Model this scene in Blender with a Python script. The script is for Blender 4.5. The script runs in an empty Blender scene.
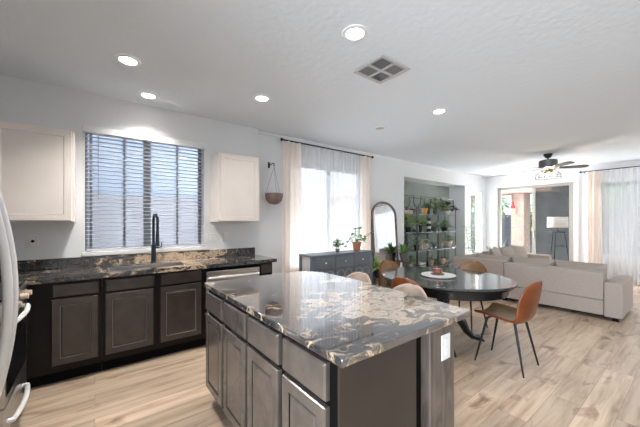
import bpy, bmesh, math, random
from mathutils import Vector, Matrix
PI = math.pi
S = bpy.context.scene
COL = S.collection
RNG = random.Random(7)

# ------------------------------------------------------------------ camera, world, sun, daylight
cd = bpy.data.cameras.new('camera'); cam = bpy.data.objects.new('camera', cd); COL.objects.link(cam)
cd.sensor_width = 36.0; cd.sensor_fit = 'HORIZONTAL'; cd.lens = 36.0 * 293.6 / 640.0
cd.shift_y = 8.5 / 640.0; cd.clip_start = 0.02; cd.clip_end = 200
cam.location = (0, 0, 1.38); cam.rotation_euler = (PI / 2, 0, math.atan2(383, 293.6) - PI / 2)
S.camera = cam
S.view_settings.view_transform = 'Standard'; S.view_settings.look = 'None'
S.view_settings.exposure = 1.62; S.view_settings.gamma = 1.0; S.view_settings.use_curve_mapping = False
S.cycles.use_denoising = True
S.cycles.max_bounces = 10; S.cycles.diffuse_bounces = 5; S.cycles.glossy_bounces = 4; S.cycles.transparent_max_bounces = 24
S.cycles.sample_clamp_indirect = 6.0; S.cycles.caustics_reflective = False; S.cycles.caustics_refractive = False

w = bpy.data.worlds.new('world'); S.world = w; w.use_nodes = True
bg = w.node_tree.nodes['Background']; bg.inputs[0].default_value = (0.80, 0.90, 1.0, 1); bg.inputs[1].default_value = 0.62

def light(name, kind, loc, energy, color=(1, 1, 1), rot=None, aim=None, size=None, sizey=None, parent=None, **kw):
    l = bpy.data.lights.new(name, kind); o = bpy.data.objects.new(name, l); COL.objects.link(o)
    l.energy = energy; l.color = color; o.location = loc
    if aim is not None: o.rotation_euler = Vector(aim).to_track_quat('-Z', 'Y').to_euler()
    if kind == 'AREA':
        l.shape = 'RECTANGLE'; l.size = size; l.size_y = sizey or size
    for k, v in kw.items(): setattr(l, k, v)
    if parent: o.parent = parent
    return o
light('sun', 'SUN', (0, 0, 10), 1.6, (1, 0.95, 0.86), aim=(1, -0.5, -1.15), angle=0.02)
# daylight through seen openings; near, side and living lamps are added fill
light('daylight_kitchen_window', 'AREA', (0.52, 5.6, 4.2), 14, (0.88, 0.94, 1), aim=(0, -1, -1.3), size=2.0, sizey=1.5)
light('daylight_dining_window', 'AREA', (3.36, 5.6, 3.9), 200, (0.94, 0.97, 1), aim=(0, -1, -1.1), size=2.6, sizey=1.6)
light('daylight_narrow_window', 'AREA', (8.82, 4.9, 1.4), 120, (0.95, 0.97, 1), aim=(-0.35, -1, 0.3), size=0.7, sizey=1.8)
light('daylight_far_window', 'AREA', (11.0, 0.45, 3.4), 56, (0.95, 0.98, 1), aim=(-1, 0, -0.9), size=2.4, sizey=1.8)
light('daylight_patio_bounce', 'AREA', (10.7, 2.8, 0.12), 110, (0.95, 0.97, 1), aim=(-1, 0, 0.62), size=1.8, sizey=1.2)
light('daylight_garden_bounce', 'AREA', (3.36, 5.6, 0.1), 108, (0.95, 0.97, 1), aim=(0, -1, 0.75), size=2.2, sizey=1.2)
light('added_near_fill', 'AREA', (1.2, -4.3, 4.0), 116, (0.84, 0.92, 1), aim=(0, 1, -0.75), size=2.6, sizey=2.0)  # added fill from behind the camera, outside an added rear window
light('added_side_fill', 'AREA', (-1.75, -0.55, 1.45), 42, (0.86, 0.93, 1), aim=(1, 0.22, -0.03), size=2.6, sizey=1.8, spread=1.9)  # added fill for sofa back and island doors, outside an added window
light('added_living_fill', 'AREA', (6.0, -4.3, 3.6), 75, (0.90, 0.95, 1), aim=(0, 1, -0.85), size=3.0, sizey=2.0)  # added fill for the living area, outside an added rear window

# ------------------------------------------------------------------ materials
def nodes(m): return m.node_tree.nodes, m.node_tree.links
def mat(name, color, rough=0.5, metal=0.0, spec=0.5, coat=0.0, noise=0.0, nscale=20, bump=0.0, bscale=200, trans=0.0, emit=None, estr=0):
    m = bpy.data.materials.new(name); m.use_nodes = True
    N, L = nodes(m); b = N['Principled BSDF']
    b.inputs['Base Color'].default_value = (*color, 1); b.inputs['Roughness'].default_value = rough
    b.inputs['Metallic'].default_value = metal; b.inputs['Specular IOR Level'].default_value = spec
    b.inputs['Coat Weight'].default_value = coat; b.inputs['Transmission Weight'].default_value = trans
    if emit: b.inputs['Emission Color'].default_value = (*emit, 1); b.inputs['Emission Strength'].default_value = estr
    tc = N.new('ShaderNodeTexCoord')
    if noise:
        n = N.new('ShaderNodeTexNoise'); n.inputs['Scale'].default_value = nscale; n.inputs['Detail'].default_value = 5
        L.new(tc.outputs['Object'], n.inputs['Vector'])
        r = N.new('ShaderNodeValToRGB'); r.color_ramp.elements[0].position = 0.3; r.color_ramp.elements[1].position = 0.7
        r.color_ramp.elements[0].color = (*[c * (1 - noise) for c in color], 1)
        r.color_ramp.elements[1].color = (*[min(1, c * (1 + noise)) for c in color], 1)
        L.new(n.outputs['Fac'], r.inputs['Fac']); L.new(r.outputs['Color'], b.inputs['Base Color'])
    if bump:
        n = N.new('ShaderNodeTexNoise'); n.inputs['Scale'].default_value = bscale; n.inputs['Detail'].default_value = 3
        L.new(tc.outputs['Object'], n.inputs['Vector'])
        bu = N.new('ShaderNodeBump'); bu.inputs['Strength'].default_value = bump; bu.inputs['Distance'].default_value = 0.01
        L.new(n.outputs['Fac'], bu.inputs['Height']); L.new(bu.outputs['Normal'], b.inputs['Normal'])
    return m

def mix_shader(name, build):
    m = bpy.data.materials.new(name); m.use_nodes = True
    N, L = nodes(m); N.remove(N['Principled BSDF']); out = N['Material Output']
    L.new(build(N, L), out.inputs['Surface']); return m
def fabric_sheer(name, color, transp, transl):
    def f(N, L):
        t = N.new('ShaderNodeBsdfTransparent'); d = N.new('ShaderNodeBsdfDiffuse'); tl = N.new('ShaderNodeBsdfTranslucent')
        d.inputs[0].default_value = (*color, 1); tl.inputs[0].default_value = (*color, 1)
        a = N.new('ShaderNodeMixShader'); a.inputs[0].default_value = transl
        L.new(d.outputs[0], a.inputs[1]); L.new(tl.outputs[0], a.inputs[2])
        b = N.new('ShaderNodeMixShader'); b.inputs[0].default_value = transp
        L.new(a.outputs[0], b.inputs[1]); L.new(t.outputs[0], b.inputs[2]); return b.outputs[0]
    return mix_shader(name, f)
def pane_glass(name, tint=(1, 1, 1), refl=0.06):
    def f(N, L):
        t = N.new('ShaderNodeBsdfTransparent'); t.inputs[0].default_value = (*tint, 1)
        g = N.new('ShaderNodeBsdfGlossy'); g.inputs['Roughness'].default_value = 0.0
        fr = N.new('ShaderNodeLayerWeight'); fr.inputs[0].default_value = 0.25
        mu = N.new('ShaderNodeMath'); mu.operation = 'MULTIPLY_ADD'; mu.inputs[1].default_value = 0.5; mu.inputs[2].default_value = refl
        L.new(fr.outputs['Fresnel'], mu.inputs[0])
        a = N.new('ShaderNodeMixShader'); L.new(mu.outputs[0], a.inputs[0])
        L.new(t.outputs[0], a.inputs[1]); L.new(g.outputs[0], a.inputs[2]); return a.outputs[0]
    return mix_shader(name, f)

def granite(name, scale=1.0, shift=(0, 0, 0), hot=0.0, patch=None, ior=2.1, coat=1.0):
    m = bpy.data.materials.new(name); m.use_nodes = True
    N, L = nodes(m); b = N['Principled BSDF']
    b.inputs['Roughness'].default_value = 0.06; b.inputs['Specular IOR Level'].default_value = 0.7; b.inputs['IOR'].default_value = ior; b.inputs['Coat Weight'].default_value = coat; b.inputs['Coat Roughness'].default_value = 0.03
    geo = N.new('ShaderNodeNewGeometry')
    mp = N.new('ShaderNodeMapping'); mp.inputs['Location'].default_value = shift
    mp.inputs['Rotation'].default_value = (0.5, 0.35, 0.65); mp.inputs['Scale'].default_value = (1.25 * scale, 1.9 * scale, 1.6 * scale)
    L.new(geo.outputs['Position'], mp.inputs['Vector'])
    n1 = N.new('ShaderNodeTexNoise'); n1.inputs['Scale'].default_value = 1.6; n1.inputs['Detail'].default_value = 4
    L.new(mp.outputs[0], n1.inputs['Vector'])
    add = N.new('ShaderNodeMixRGB'); add.blend_type = 'ADD'; add.inputs[0].default_value = 1.5
    L.new(mp.outputs[0], add.inputs[1]); L.new(n1.outputs['Color'], add.inputs[2])
    n2 = N.new('ShaderNodeTexNoise'); n2.inputs['Scale'].default_value = 2.3; n2.inputs['Detail'].default_value = 11
    n2.inputs['Roughness'].default_value = 0.69; n2.inputs['Distortion'].default_value = 1.1
    L.new(add.outputs[0], n2.inputs['Vector'])
    n3 = N.new('ShaderNodeTexNoise'); n3.inputs['Scale'].default_value = 1.3; n3.inputs['Detail'].default_value = 2
    mp3 = N.new('ShaderNodeMapping'); mp3.inputs['Location'].default_value = (shift[0] + 3.1, shift[1], shift[2])
    L.new(geo.outputs['Position'], mp3.inputs['Vector']); L.new(mp3.outputs[0], n3.inputs['Vector'])
    ma = N.new('ShaderNodeMath'); ma.operation = 'MULTIPLY_ADD'; ma.inputs[1].default_value = 0.55; ma.inputs[2].default_value = -0.275 + hot
    L.new(n3.outputs['Fac'], ma.inputs[0])
    sm = N.new('ShaderNodeMath'); sm.operation = 'ADD'; L.new(n2.outputs['Fac'], sm.inputs[0]); L.new(ma.outputs[0], sm.inputs[1])
    if patch:      # one cream cloud in the slab, with an edge broken up by the stone's own noise
        wob = N.new('ShaderNodeMixRGB'); wob.blend_type = 'ADD'; wob.inputs[0].default_value = 0.5
        L.new(geo.outputs['Position'], wob.inputs[1]); L.new(n1.outputs['Color'], wob.inputs[2])
        pm = N.new('ShaderNodeMapping'); pm.vector_type = 'POINT'
        pm.inputs['Location'].default_value = (-(patch[0] + .25) / patch[2], -(patch[1] + .25) / patch[3], 0); pm.inputs['Scale'].default_value = (1 / patch[2], 1 / patch[3], 0)
        L.new(wob.outputs[0], pm.inputs['Vector'])
        ln = N.new('ShaderNodeVectorMath'); ln.operation = 'LENGTH'; L.new(pm.outputs[0], ln.inputs[0])
        mr = N.new('ShaderNodeMapRange'); mr.inputs['From Min'].default_value = 0.55; mr.inputs['From Max'].default_value = 1.25
        mr.inputs['To Min'].default_value = patch[4]; mr.inputs['To Max'].default_value = 0.0
        L.new(ln.outputs['Value'], mr.inputs['Value'])
        s2 = N.new('ShaderNodeMath'); s2.operation = 'ADD'; L.new(sm.outputs[0], s2.inputs[0]); L.new(mr.outputs[0], s2.inputs[1]); sm = s2
    r = N.new('ShaderNodeValToRGB'); cr = r.color_ramp
    stops = [(0.0, (0.05, 0.052, 0.056)), (0.34, (0.020, 0.021, 0.025)), (0.40, (0.11, 0.108, 0.108)), (0.43, (0.035, 0.036, 0.040)),
             (0.47, (0.020, 0.021, 0.026)), (0.49, (0.13, 0.12, 0.11)), (0.505, (0.03, 0.031, 0.035)), (0.53, (0.016, 0.017, 0.021)),
             (0.545, (0.42, 0.31, 0.21)), (0.56, (0.06, 0.055, 0.052)), (0.58, (0.62, 0.475, 0.335)), (0.61, (0.70, 0.56, 0.42)),
             (0.625, (0.12, 0.105, 0.095)), (0.645, (0.66, 0.53, 0.40)), (0.69, (0.38, 0.25, 0.15)), (0.72, (0.045, 0.042, 0.045)), (0.77, (0.56, 0.46, 0.36))]
    while len(cr.elements) < len(stops): cr.elements.new(0.5)
    for e, (p, c) in zip(cr.elements, stops): e.position = p; e.color = (*c, 1)
    L.new(sm.outputs[0], r.inputs['Fac']); L.new(r.outputs['Color'], b.inputs['Base Color'])
    return m

def plank_floor():
    m = bpy.data.materials.new('oak_planks'); m.use_nodes = True
    N, L = nodes(m); b = N['Principled BSDF']; b.inputs['Roughness'].default_value = 0.36; b.inputs['Specular IOR Level'].default_value = 0.45
    geo = N.new('ShaderNodeNewGeometry')
    br = N.new('ShaderNodeTexBrick'); br.offset = 0.37; br.offset_frequency = 2; br.squash = 1
    br.inputs['Scale'].default_value = 1; br.inputs['Brick Width'].default_value = 1.45; br.inputs['Row Height'].default_value = 0.185
    br.inputs['Mortar Size'].default_value = 0.0016; br.inputs['Mortar Smooth'].default_value = 0.2
    br.inputs['Color1'].default_value = (0, 0, 0, 1); br.inputs['Color2'].default_value = (1, 1, 1, 1); br.inputs['Mortar'].default_value = (0.5, 0.5, 0.5, 1)
    L.new(geo.outputs['Position'], br.inputs['Vector'])
    # grain, shifted plank by plank
    mp = N.new('ShaderNodeMapping'); mp.inputs['Scale'].default_value = (0.9, 9.0, 1)
    L.new(geo.outputs['Position'], mp.inputs['Vector'])
    off = N.new('ShaderNodeVectorMath'); off.operation = 'MULTIPLY_ADD'; off.inputs[1].default_value = (13, 7, 5)
    L.new(br.outputs['Color'], off.inputs[0]); L.new(mp.outputs[0], off.inputs[2])
    g1 = N.new('ShaderNodeTexNoise'); g1.inputs['Scale'].default_value = 1.6; g1.inputs['Detail'].default_value = 8; g1.inputs['Roughness'].default_value = 0.6; g1.inputs['Distortion'].default_value = 0.35
    L.new(off.outputs[0], g1.inputs['Vector'])
    ramp = N.new('ShaderNodeValToRGB'); e = ramp.color_ramp.elements
    e[0].position = 0.27; e[0].color = (0.31, 0.205, 0.135, 1); e[1].position = 0.72; e[1].color = (0.70, 0.555, 0.425, 1)
    k = e.new(0.45); k.color = (0.54, 0.40, 0.285, 1); k = e.new(0.56); k.color = (0.64, 0.495, 0.365, 1)
    L.new(g1.outputs['Fac'], ramp.inputs['Fac'])
    # plank tone
    tone = N.new('ShaderNodeMapRange'); tone.inputs['To Min'].default_value = 0.78; tone.inputs['To Max'].default_value = 1.14
    L.new(br.outputs['Color'], tone.inputs['Value'])
    mul = N.new('ShaderNodeMixRGB'); mul.blend_type = 'MULTIPLY'; mul.inputs[0].default_value = 1
    L.new(ramp.outputs['Color'], mul.inputs[1]); L.new(tone.outputs[0], mul.inputs[2])
    # knots
    mk = N.new('ShaderNodeMapping'); mk.inputs['Scale'].default_value = (2.0, 4.2, 1); L.new(geo.outputs['Position'], mk.inputs['Vector'])
    nk = N.new('ShaderNodeTexNoise'); nk.inputs['Scale'].default_value = 1.5; nk.inputs['Detail'].default_value = 6; nk.inputs['Distortion'].default_value = 0.5
    L.new(mk.outputs[0], nk.inputs['Vector'])
    rk = N.new('ShaderNodeValToRGB'); e = rk.color_ramp.elements
    e[0].position = 0.59; e[0].color = (1, 1, 1, 1); e[1].position = 0.72; e[1].color = (0.46, 0.37, 0.31, 1)
    L.new(nk.outputs['Fac'], rk.inputs['Fac'])
    m2 = N.new('ShaderNodeMixRGB'); m2.blend_type = 'MULTIPLY'; m2.inputs[0].default_value = 1
    L.new(mul.outputs[0], m2.inputs[1]); L.new(rk.outputs['Color'], m2.inputs[2])
    m3 = N.new('ShaderNodeMixRGB'); m3.blend_type = 'MULTIPLY'; m3.inputs[2].default_value = (0.60, 0.55, 0.5, 1)
    L.new(br.outputs['Fac'], m3.inputs[0]); L.new(m2.outputs[0], m3.inputs[1])
    L.new(m3.outputs[0], b.inputs['Base Color'])
    return m

def wood(name, c0, c1, scale=(3, 3, 40), rough=0.5):
    m = bpy.data.materials.new(name); m.use_nodes = True
    N, L = nodes(m); b = N['Principled BSDF']; b.inputs['Roughness'].default_value = rough
    tc = N.new('ShaderNodeTexCoord'); mp = N.new('ShaderNodeMapping'); mp.inputs['Scale'].default_value = scale
    L.new(tc.outputs['Object'], mp.inputs['Vector'])
    n = N.new('ShaderNodeTexNoise'); n.inputs['Scale'].default_value = 2; n.inputs['Detail'].default_value = 8; n.inputs['Distortion'].default_value = 1.2
    L.new(mp.outputs[0], n.inputs['Vector'])
    r = N.new('ShaderNodeValToRGB'); e = r.color_ramp.elements
    e[0].position = 0.35; e[0].color = (*c0, 1); e[1].position = 0.65; e[1].color = (*c1, 1)
    L.new(n.outputs['Fac'], r.inputs['Fac']); L.new(r.outputs['Color'], b.inputs['Base Color'])
    return m

M = dict(
    wall=mat('painted_wall', (0.77, 0.78, 0.79), 0.85, bump=0.12, bscale=90),
    alcove=mat('sage_wall', (0.34, 0.385, 0.355), 0.85, bump=0.1, bscale=90),
    ceiling=mat('textured_ceiling', (0.74, 0.79, 0.84), 0.9, bump=0.35, bscale=18),
    trim=mat('white_trim', (0.80, 0.80, 0.79), 0.45),
    floor=plank_floor(),
    granite=granite('granite_island', 2.0, (0.3, 0.1, 0), -0.003, (1.32, 1.14, .42, .40, 0.10)),
    granite2=granite('granite_counter', 1.7, (2.3, 1.2, 0.4), -0.005, None, 1.55, 0.2),
    espresso=mat('espresso_wood', (0.050, 0.040, 0.036), 0.28, spec=0.6, noise=0.25, nscale=8),
    espresso_highlight=mat('espresso_edge_highlight', (0.20, 0.185, 0.175), 0.3),  # lighter bead colour holds a painted edge highlight
    espresso_shaded=mat('espresso_shaded_frame', (0.009, 0.0075, 0.007), 0.4, spec=0.2),  # darker copy of the door paint; gap shade put into its colour
    espresso_sheen=mat('espresso_painted_sheen', (0.105, 0.088, 0.078), 0.22, spec=1.0, noise=0.2, nscale=8),  # same espresso paint lightened; reflected sheen put into its colour
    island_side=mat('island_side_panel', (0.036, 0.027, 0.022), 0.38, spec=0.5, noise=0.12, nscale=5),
    black=mat('black_paint', (0.004, 0.004, 0.004), 0.6, spec=0.1),
    greywood=wood('grey_brown_oak', (0.075, 0.058, 0.048), (0.165, 0.135, 0.115), (9, 9, 1.2), 0.5),
    cream=mat('cream_cabinet', (0.78, 0.715, 0.665), 0.5, noise=0.03, nscale=4),
    steel=mat('stainless', (0.62, 0.60, 0.58), 0.28, 1.0, noise=0.04, nscale=30),
    steel_white=mat('bright_handle', (0.90, 0.89, 0.88), 0.3, 0.1),
    blackglass=mat('black_glass', (0.01, 0.01, 0.012), 0.06),
    faucet=mat('dark_blue_black_metal', (0.035, 0.05, 0.065), 0.3, 0.7),
    iron=mat('black_iron', (0.02, 0.02, 0.022), 0.45, 0.6),
    greyiron=mat('grey_metal', (0.12, 0.13, 0.13), 0.4, 0.8),
    palemetal=mat('pale_grey_metal', (0.32, 0.34, 0.34), 0.45, 0.5),
    silver=mat('silver_metal', (0.6, 0.62, 0.62), 0.3, 0.9),
    blind=mat('white_blind', (0.60, 0.61, 0.64), 0.5),
    tape=mat('grey_ladder_tape', (0.22, 0.23, 0.25), 0.8),
    winframe=mat('grey_window_frame', (0.20, 0.21, 0.23), 0.5),
    taupeframe=mat('taupe_door_frame', (0.42, 0.39, 0.35), 0.5, 0.2),
    drape=fabric_sheer('beige_linen', (0.92, 0.84, 0.775), 0.03, 0.34),
    sheer=fabric_sheer('white_sheer', (0.84, 0.85, 0.87), 0.42, 0.30),
    glass=pane_glass('clear_pane'),
    darkglass=fabric_sheer('grey_insect_screen', (0.07, 0.075, 0.075), 0.42, 0.3),
    shelfglass=pane_glass('shelf_glass', (0.80, 0.90, 0.86), 0.10),
    slate=mat('slate_blue_paint', (0.125, 0.145, 0.172), 0.42, noise=0.08, nscale=6),
    knob=mat('white_knob', (0.85, 0.85, 0.83), 0.3),
    fret=mat('pale_grey_fretwork', (0.34, 0.36, 0.37), 0.5),
    terracotta=mat('terracotta', (0.42, 0.17, 0.09), 0.8, noise=0.12, nscale=25),
    browncer=mat('brown_ceramic', (0.20, 0.135, 0.115), 0.6, noise=0.2, nscale=18),
    greycer=mat('grey_ceramic', (0.13, 0.125, 0.125), 0.6, noise=0.2, nscale=30),
    blackpot=mat('black_ceramic', (0.012, 0.012, 0.013), 0.4),
    creampot=mat('cream_ceramic', (0.62, 0.50, 0.40), 0.6, noise=0.08, nscale=20),
    whitepot=mat('white_ceramic', (0.78, 0.76, 0.73), 0.4),
    pinkpot=mat('pink_ceramic', (0.58, 0.40, 0.37), 0.6),
    soil=mat('dark_soil', (0.035, 0.025, 0.018), 0.95),
    leaf=mat('green_leaf', (0.17, 0.34, 0.09), 0.45, noise=0.4, nscale=9),
    leaf2=mat('bright_leaf', (0.30, 0.47, 0.11), 0.45, noise=0.35, nscale=9),
    leaf3=mat('deep_leaf', (0.09, 0.21, 0.10), 0.4, noise=0.4, nscale=9),
    leafdark=mat('dark_plum_leaf', (0.016, 0.018, 0.016), 0.4),
    agave=mat('blue_green_leaf', (0.16, 0.25, 0.20), 0.5, noise=0.25, nscale=9),
    stem=mat('green_stem', (0.12, 0.16, 0.05), 0.6),
    yellow=mat('yellow_orange', (0.75, 0.36, 0.02), 0.5, noise=0.2, nscale=20),
    leather=mat('cognac_leather', (0.18, 0.046, 0.010), 0.36, noise=0.3, nscale=7, bump=0.06, bscale=180),
    leather_gloss=mat('cognac_painted_gloss', (0.22, 0.125, 0.055), 0.42, noise=0.25, nscale=7, bump=0.06, bscale=180),  # same cognac leather; gloss on the seat put into its colour
    suede=mat('beige_suede', (0.52, 0.40, 0.33), 0.75, noise=0.05, nscale=12),
    tabletop=mat('grey_stone_top', (0.065, 0.07, 0.072), 0.10, spec=0.6, noise=0.45, nscale=10),
    tableblack=mat('glossy_black_wood', (0.010, 0.012, 0.014), 0.18),
    marble=mat('white_marble', (0.70, 0.68, 0.66), 0.25, noise=0.08, nscale=14),
    reddish=mat('pinkish_red', (0.52, 0.10, 0.09), 0.4, noise=0.35, nscale=40),
    coaster=mat('dark_wood_coaster', (0.12, 0.07, 0.045), 0.5),
    sofa=mat('oatmeal_fabric', (0.45, 0.39, 0.35), 0.9, noise=0.06, nscale=60, bump=0.25, bscale=350),
    cushion=mat('taupe_cushion', (0.39, 0.335, 0.295), 0.9, noise=0.07, nscale=60, bump=0.25, bscale=350),
    pillow=mat('grey_beige_pillow', (0.38, 0.345, 0.305), 0.9, noise=0.16, nscale=45),
    lampshade=fabric_sheer('white_lampshade', (0.85, 0.83, 0.80), 0.0, 0.3),
    mirror=mat('mirror_silver', (0.90, 0.91, 0.91), 0.01, 1.0),
    mirrorframe=mat('weathered_brown_frame', (0.17, 0.125, 0.10), 0.5, noise=0.4, nscale=25),
    bulb=mat('warm_bulb', (1, 0.8, 0.5), 0.3, emit=(1, 0.50, 0.16), estr=2.2),
    downlight=mat('downlight_lens', (1, 1, 1), 0.3, emit=(1, 0.96, 0.90), estr=6),
    lensoff=mat('unlit_lens', (0.45, 0.43, 0.41), 0.4),
    fanwood=wood('dark_fan_wood', (0.030, 0.021, 0.018), (0.07, 0.048, 0.038), (3, 3, 3), 0.45),
    fanbronze=mat('fan_grey_bronze', (0.15, 0.16, 0.158), 0.4, 0.7),
    ventwhite=mat('vent_white', (0.50, 0.50, 0.50), 0.5),
    ventdark=mat('vent_dark', (0.05, 0.05, 0.052), 0.9),
    plate=mat('white_plate', (0.76, 0.75, 0.74), 0.35),
    stucco=mat('pink_stucco', (0.44, 0.32, 0.275), 0.9, noise=0.05, nscale=8),
    fence=mat('grey_lilac_block', (0.20, 0.21, 0.25), 0.9, noise=0.08, nscale=4),
    bluewall=mat('pale_blue_stucco', (0.25, 0.31, 0.42), 0.9, noise=0.04, nscale=3),
    darkstone=mat('dark_stone', (0.11, 0.115, 0.12), 0.9, noise=0.85, nscale=2.2),
    patio=mat('pale_concrete', (0.55, 0.52, 0.48), 0.9, noise=0.06, nscale=3),
    red=mat('red_plastic', (0.45, 0.02, 0.03), 0.35),
    bark=mat('bark', (0.11, 0.08, 0.06), 0.9),
    paper=mat('book_paper', (0.60, 0.57, 0.52), 0.8, noise=0.15, nscale=40),
    picture=mat('tan_print', (0.36, 0.27, 0.19), 0.6, noise=0.6, nscale=22),
)

# ------------------------------------------------------------------ helpers
INV = {}
def tag(o, label=None, cat=None, group=None, kind=None):
    if label: o['label'] = label
    if cat: o['category'] = cat
    if group: o['group'] = group
    if kind: o['kind'] = kind
    return o
def thing(name, label, cat, loc=(0, 0, 0), rz=0.0, group=None):
    o = bpy.data.objects.new(name, None); COL.objects.link(o)
    o.empty_display_size = 0.1; o.location = loc; o.rotation_euler = (0, 0, rz)
    INV[o.name] = (Matrix.Translation(Vector(loc)) @ Matrix.Rotation(rz, 4, 'Z')).inverted()
    return tag(o, label, cat, group)
def copy_tree(o, parent=None):
    c = o.copy(); COL.objects.link(c)
    if parent: c.parent = parent
    for ch in [x for x in o.children]:
        copy_tree(ch, c)
    return c

class MB:
    def __init__(s): s.v = []; s.f = []
    def add(s, verts, faces):
        b = len(s.v); s.v += [Vector(v) for v in verts]; s.f += [tuple(i + b for i in f) for f in faces]; return s
    def box(s, x0, x1, y0, y1, z0, z1):
        return s.add([(x0, y0, z0), (x1, y0, z0), (x1, y1, z0), (x0, y1, z0), (x0, y0, z1), (x1, y0, z1), (x1, y1, z1), (x0, y1, z1)],
                     [(0, 3, 2, 1), (4, 5, 6, 7), (0, 1, 5, 4), (1, 2, 6, 5), (2, 3, 7, 6), (3, 0, 4, 7)])
    def obox(s, c, size, rot=None):
        hx, hy, hz = [k / 2 for k in size]; R = rot or Matrix.Identity(3); c = Vector(c)
        vs = [c + R @ Vector(p) for p in [(-hx, -hy, -hz), (hx, -hy, -hz), (hx, hy, -hz), (-hx, hy, -hz), (-hx, -hy, hz), (hx, -hy, hz), (hx, hy, hz), (-hx, hy, hz)]]
        return s.add(vs, [(0, 3, 2, 1), (4, 5, 6, 7), (0, 1, 5, 4), (1, 2, 6, 5), (2, 3, 7, 6), (3, 0, 4, 7)])
    def tube(s, pts, r, n=10, closed=False):
        pts = [Vector(p) for p in pts]; k = len(pts); rs = r if isinstance(r, (list, tuple)) else [r] * k
        vs = []; prev = None
        for i, p in enumerate(pts):
            a = pts[(i - 1) % k] if (closed or i > 0) else p; b = pts[(i + 1) % k] if (closed or i < k - 1) else p
            t = (b - a).normalized() if (b - a).length > 1e-9 else Vector((0, 0, 1))
            if prev is None:
                u = t.orthogonal().normalized()
            else:
                u = (prev - t * prev.dot(t)); u = u.normalized() if u.length > 1e-6 else t.orthogonal().normalized()
            prev = u; w_ = t.cross(u)
            vs += [p + (u * math.cos(2 * PI * j / n) + w_ * math.sin(2 * PI * j / n)) * rs[i] for j in range(n)]
        fs = []
        for i in range(k if closed else k - 1):
            a = i * n; b = ((i + 1) % k) * n
            fs += [(a + j, a + (j + 1) % n, b + (j + 1) % n, b + j) for j in range(n)]
        if not closed: fs += [tuple(range(n))[::-1], tuple((k - 1) * n + j for j in range(n))]
        return s.add(vs, fs)
    def lathe(s, prof, c=(0, 0, 0), n=24, caps=True, sx=1, sy=1):
        vs = [(c[0] + r * sx * math.cos(2 * PI * j / n), c[1] + r * sy * math.sin(2 * PI * j / n), c[2] + z) for r, z in prof for j in range(n)]
        fs = [(i * n + j, i * n + (j + 1) % n, (i + 1) * n + (j + 1) % n, (i + 1) * n + j) for i in range(len(prof) - 1) for j in range(n)]
        if caps:
            if prof[0][0] > 1e-4: fs.append(tuple(range(n))[::-1])
            if prof[-1][0] > 1e-4: fs.append(tuple((len(prof) - 1) * n + j for j in range(n)))
        return s.add(vs, fs)
    def prism(s, poly, z0, z1):
        n = len(poly)
        return s.add([(x, y, z0) for x, y in poly] + [(x, y, z1) for x, y in poly],
                     [tuple(range(n))[::-1], tuple(range(n, 2 * n))] + [(i, (i + 1) % n, n + (i + 1) % n, n + i) for i in range(n)])
    def sphere(s, c, r, n=12, sx=1, sy=1, sz=1):
        m_ = max(4, n // 2 + 1)
        return s.lathe([(max(1e-5, r * math.sin(PI * i / m_)), -r * math.cos(PI * i / m_) * sz) for i in range(m_ + 1)], c, n, False, sx, sy)
    def grid(s, fn, nu, nv):
        vs = [fn(i / (nu - 1), j / (nv - 1)) for i in range(nu) for j in range(nv)]
        return s.add(vs, [(i * nv + j, (i + 1) * nv + j, (i + 1) * nv + j + 1, i * nv + j + 1) for i in range(nu - 1) for j in range(nv - 1)])
    def panel(s, origin, ax, w, h, n, loops):
        """Raised-panel front: nested rectangles (inset, height along n) in the plane ax x Z at origin (lower corner)."""
        o = Vector(origin); ax = Vector(ax); n = Vector(n); z = Vector((0, 0, 1)); vs = []
        for ins, d in loops:
            for a, b in ((ins, ins), (w - ins, ins), (w - ins, h - ins), (ins, h - ins)):
                vs.append(o + ax * a + z * b + n * d)
        fs = []
        flip = ax.cross(z).dot(n) < 0
        for i in range(len(loops) - 1):
            for j in range(4):
                f = (i * 4 + j, i * 4 + (j + 1) % 4, (i + 1) * 4 + (j + 1) % 4, (i + 1) * 4 + j)
                fs.append(f[::-1] if flip else f)
        k = (len(loops) - 1) * 4
        fs.append((k + 3, k + 2, k + 1, k) if flip else (k, k + 1, k + 2, k + 3))
        fs.append((0, 1, 2, 3) if flip else (3, 2, 1, 0))
        return s.add(vs, fs)
    def leaf(s, base, direc, length, width, droop=0.25, up=None):
        d = Vector(direc).normalized(); up = Vector(up or (0, 0, 1)); side = d.cross(up)
        side = side.normalized() if side.length > 1e-3 else Vector((1, 0, 0)); nn = side.cross(d); b = Vector(base)
        rows = []
        for t, wd in ((0, 0.10), (0.25, 0.8), (0.5, 1.0), (0.78, 0.62), (1, 0.04)):
            p = b + d * length * t - Vector((0, 0, 1)) * droop * length * t * t
            rows.append([p - side * width * wd / 2 + nn * width * 0.12 * wd, p, p + side * width * wd / 2 + nn * width * 0.12 * wd])
        vs = [q for r_ in rows for q in r_]
        return s.add(vs, [(i * 3 + j, i * 3 + j + 1, (i + 1) * 3 + j + 1, (i + 1) * 3 + j) for i in range(4) for j in range(2)])
    def build(s, name, m, parent=None, bevel=0.0, smooth=True, solid=0.0, sub=0, angle=38, segs=2):
        me = bpy.data.meshes.new(name)
        inv = None; loc = None
        p = parent
        while p is not None and p.name not in INV: p = p.parent
        vs = s.v
        if p is not None: vs = [INV[p.name] @ v for v in vs]
        elif vs:
            lo = Vector([min(v[i] for v in vs) for i in range(3)]); hi = Vector([max(v[i] for v in vs) for i in range(3)])
            loc = Vector(((lo.x + hi.x) / 2, (lo.y + hi.y) / 2, lo.z)); vs = [v - loc for v in vs]
        me.from_pydata([tuple(v) for v in vs], [], s.f); me.materials.append(M[m])
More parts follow.
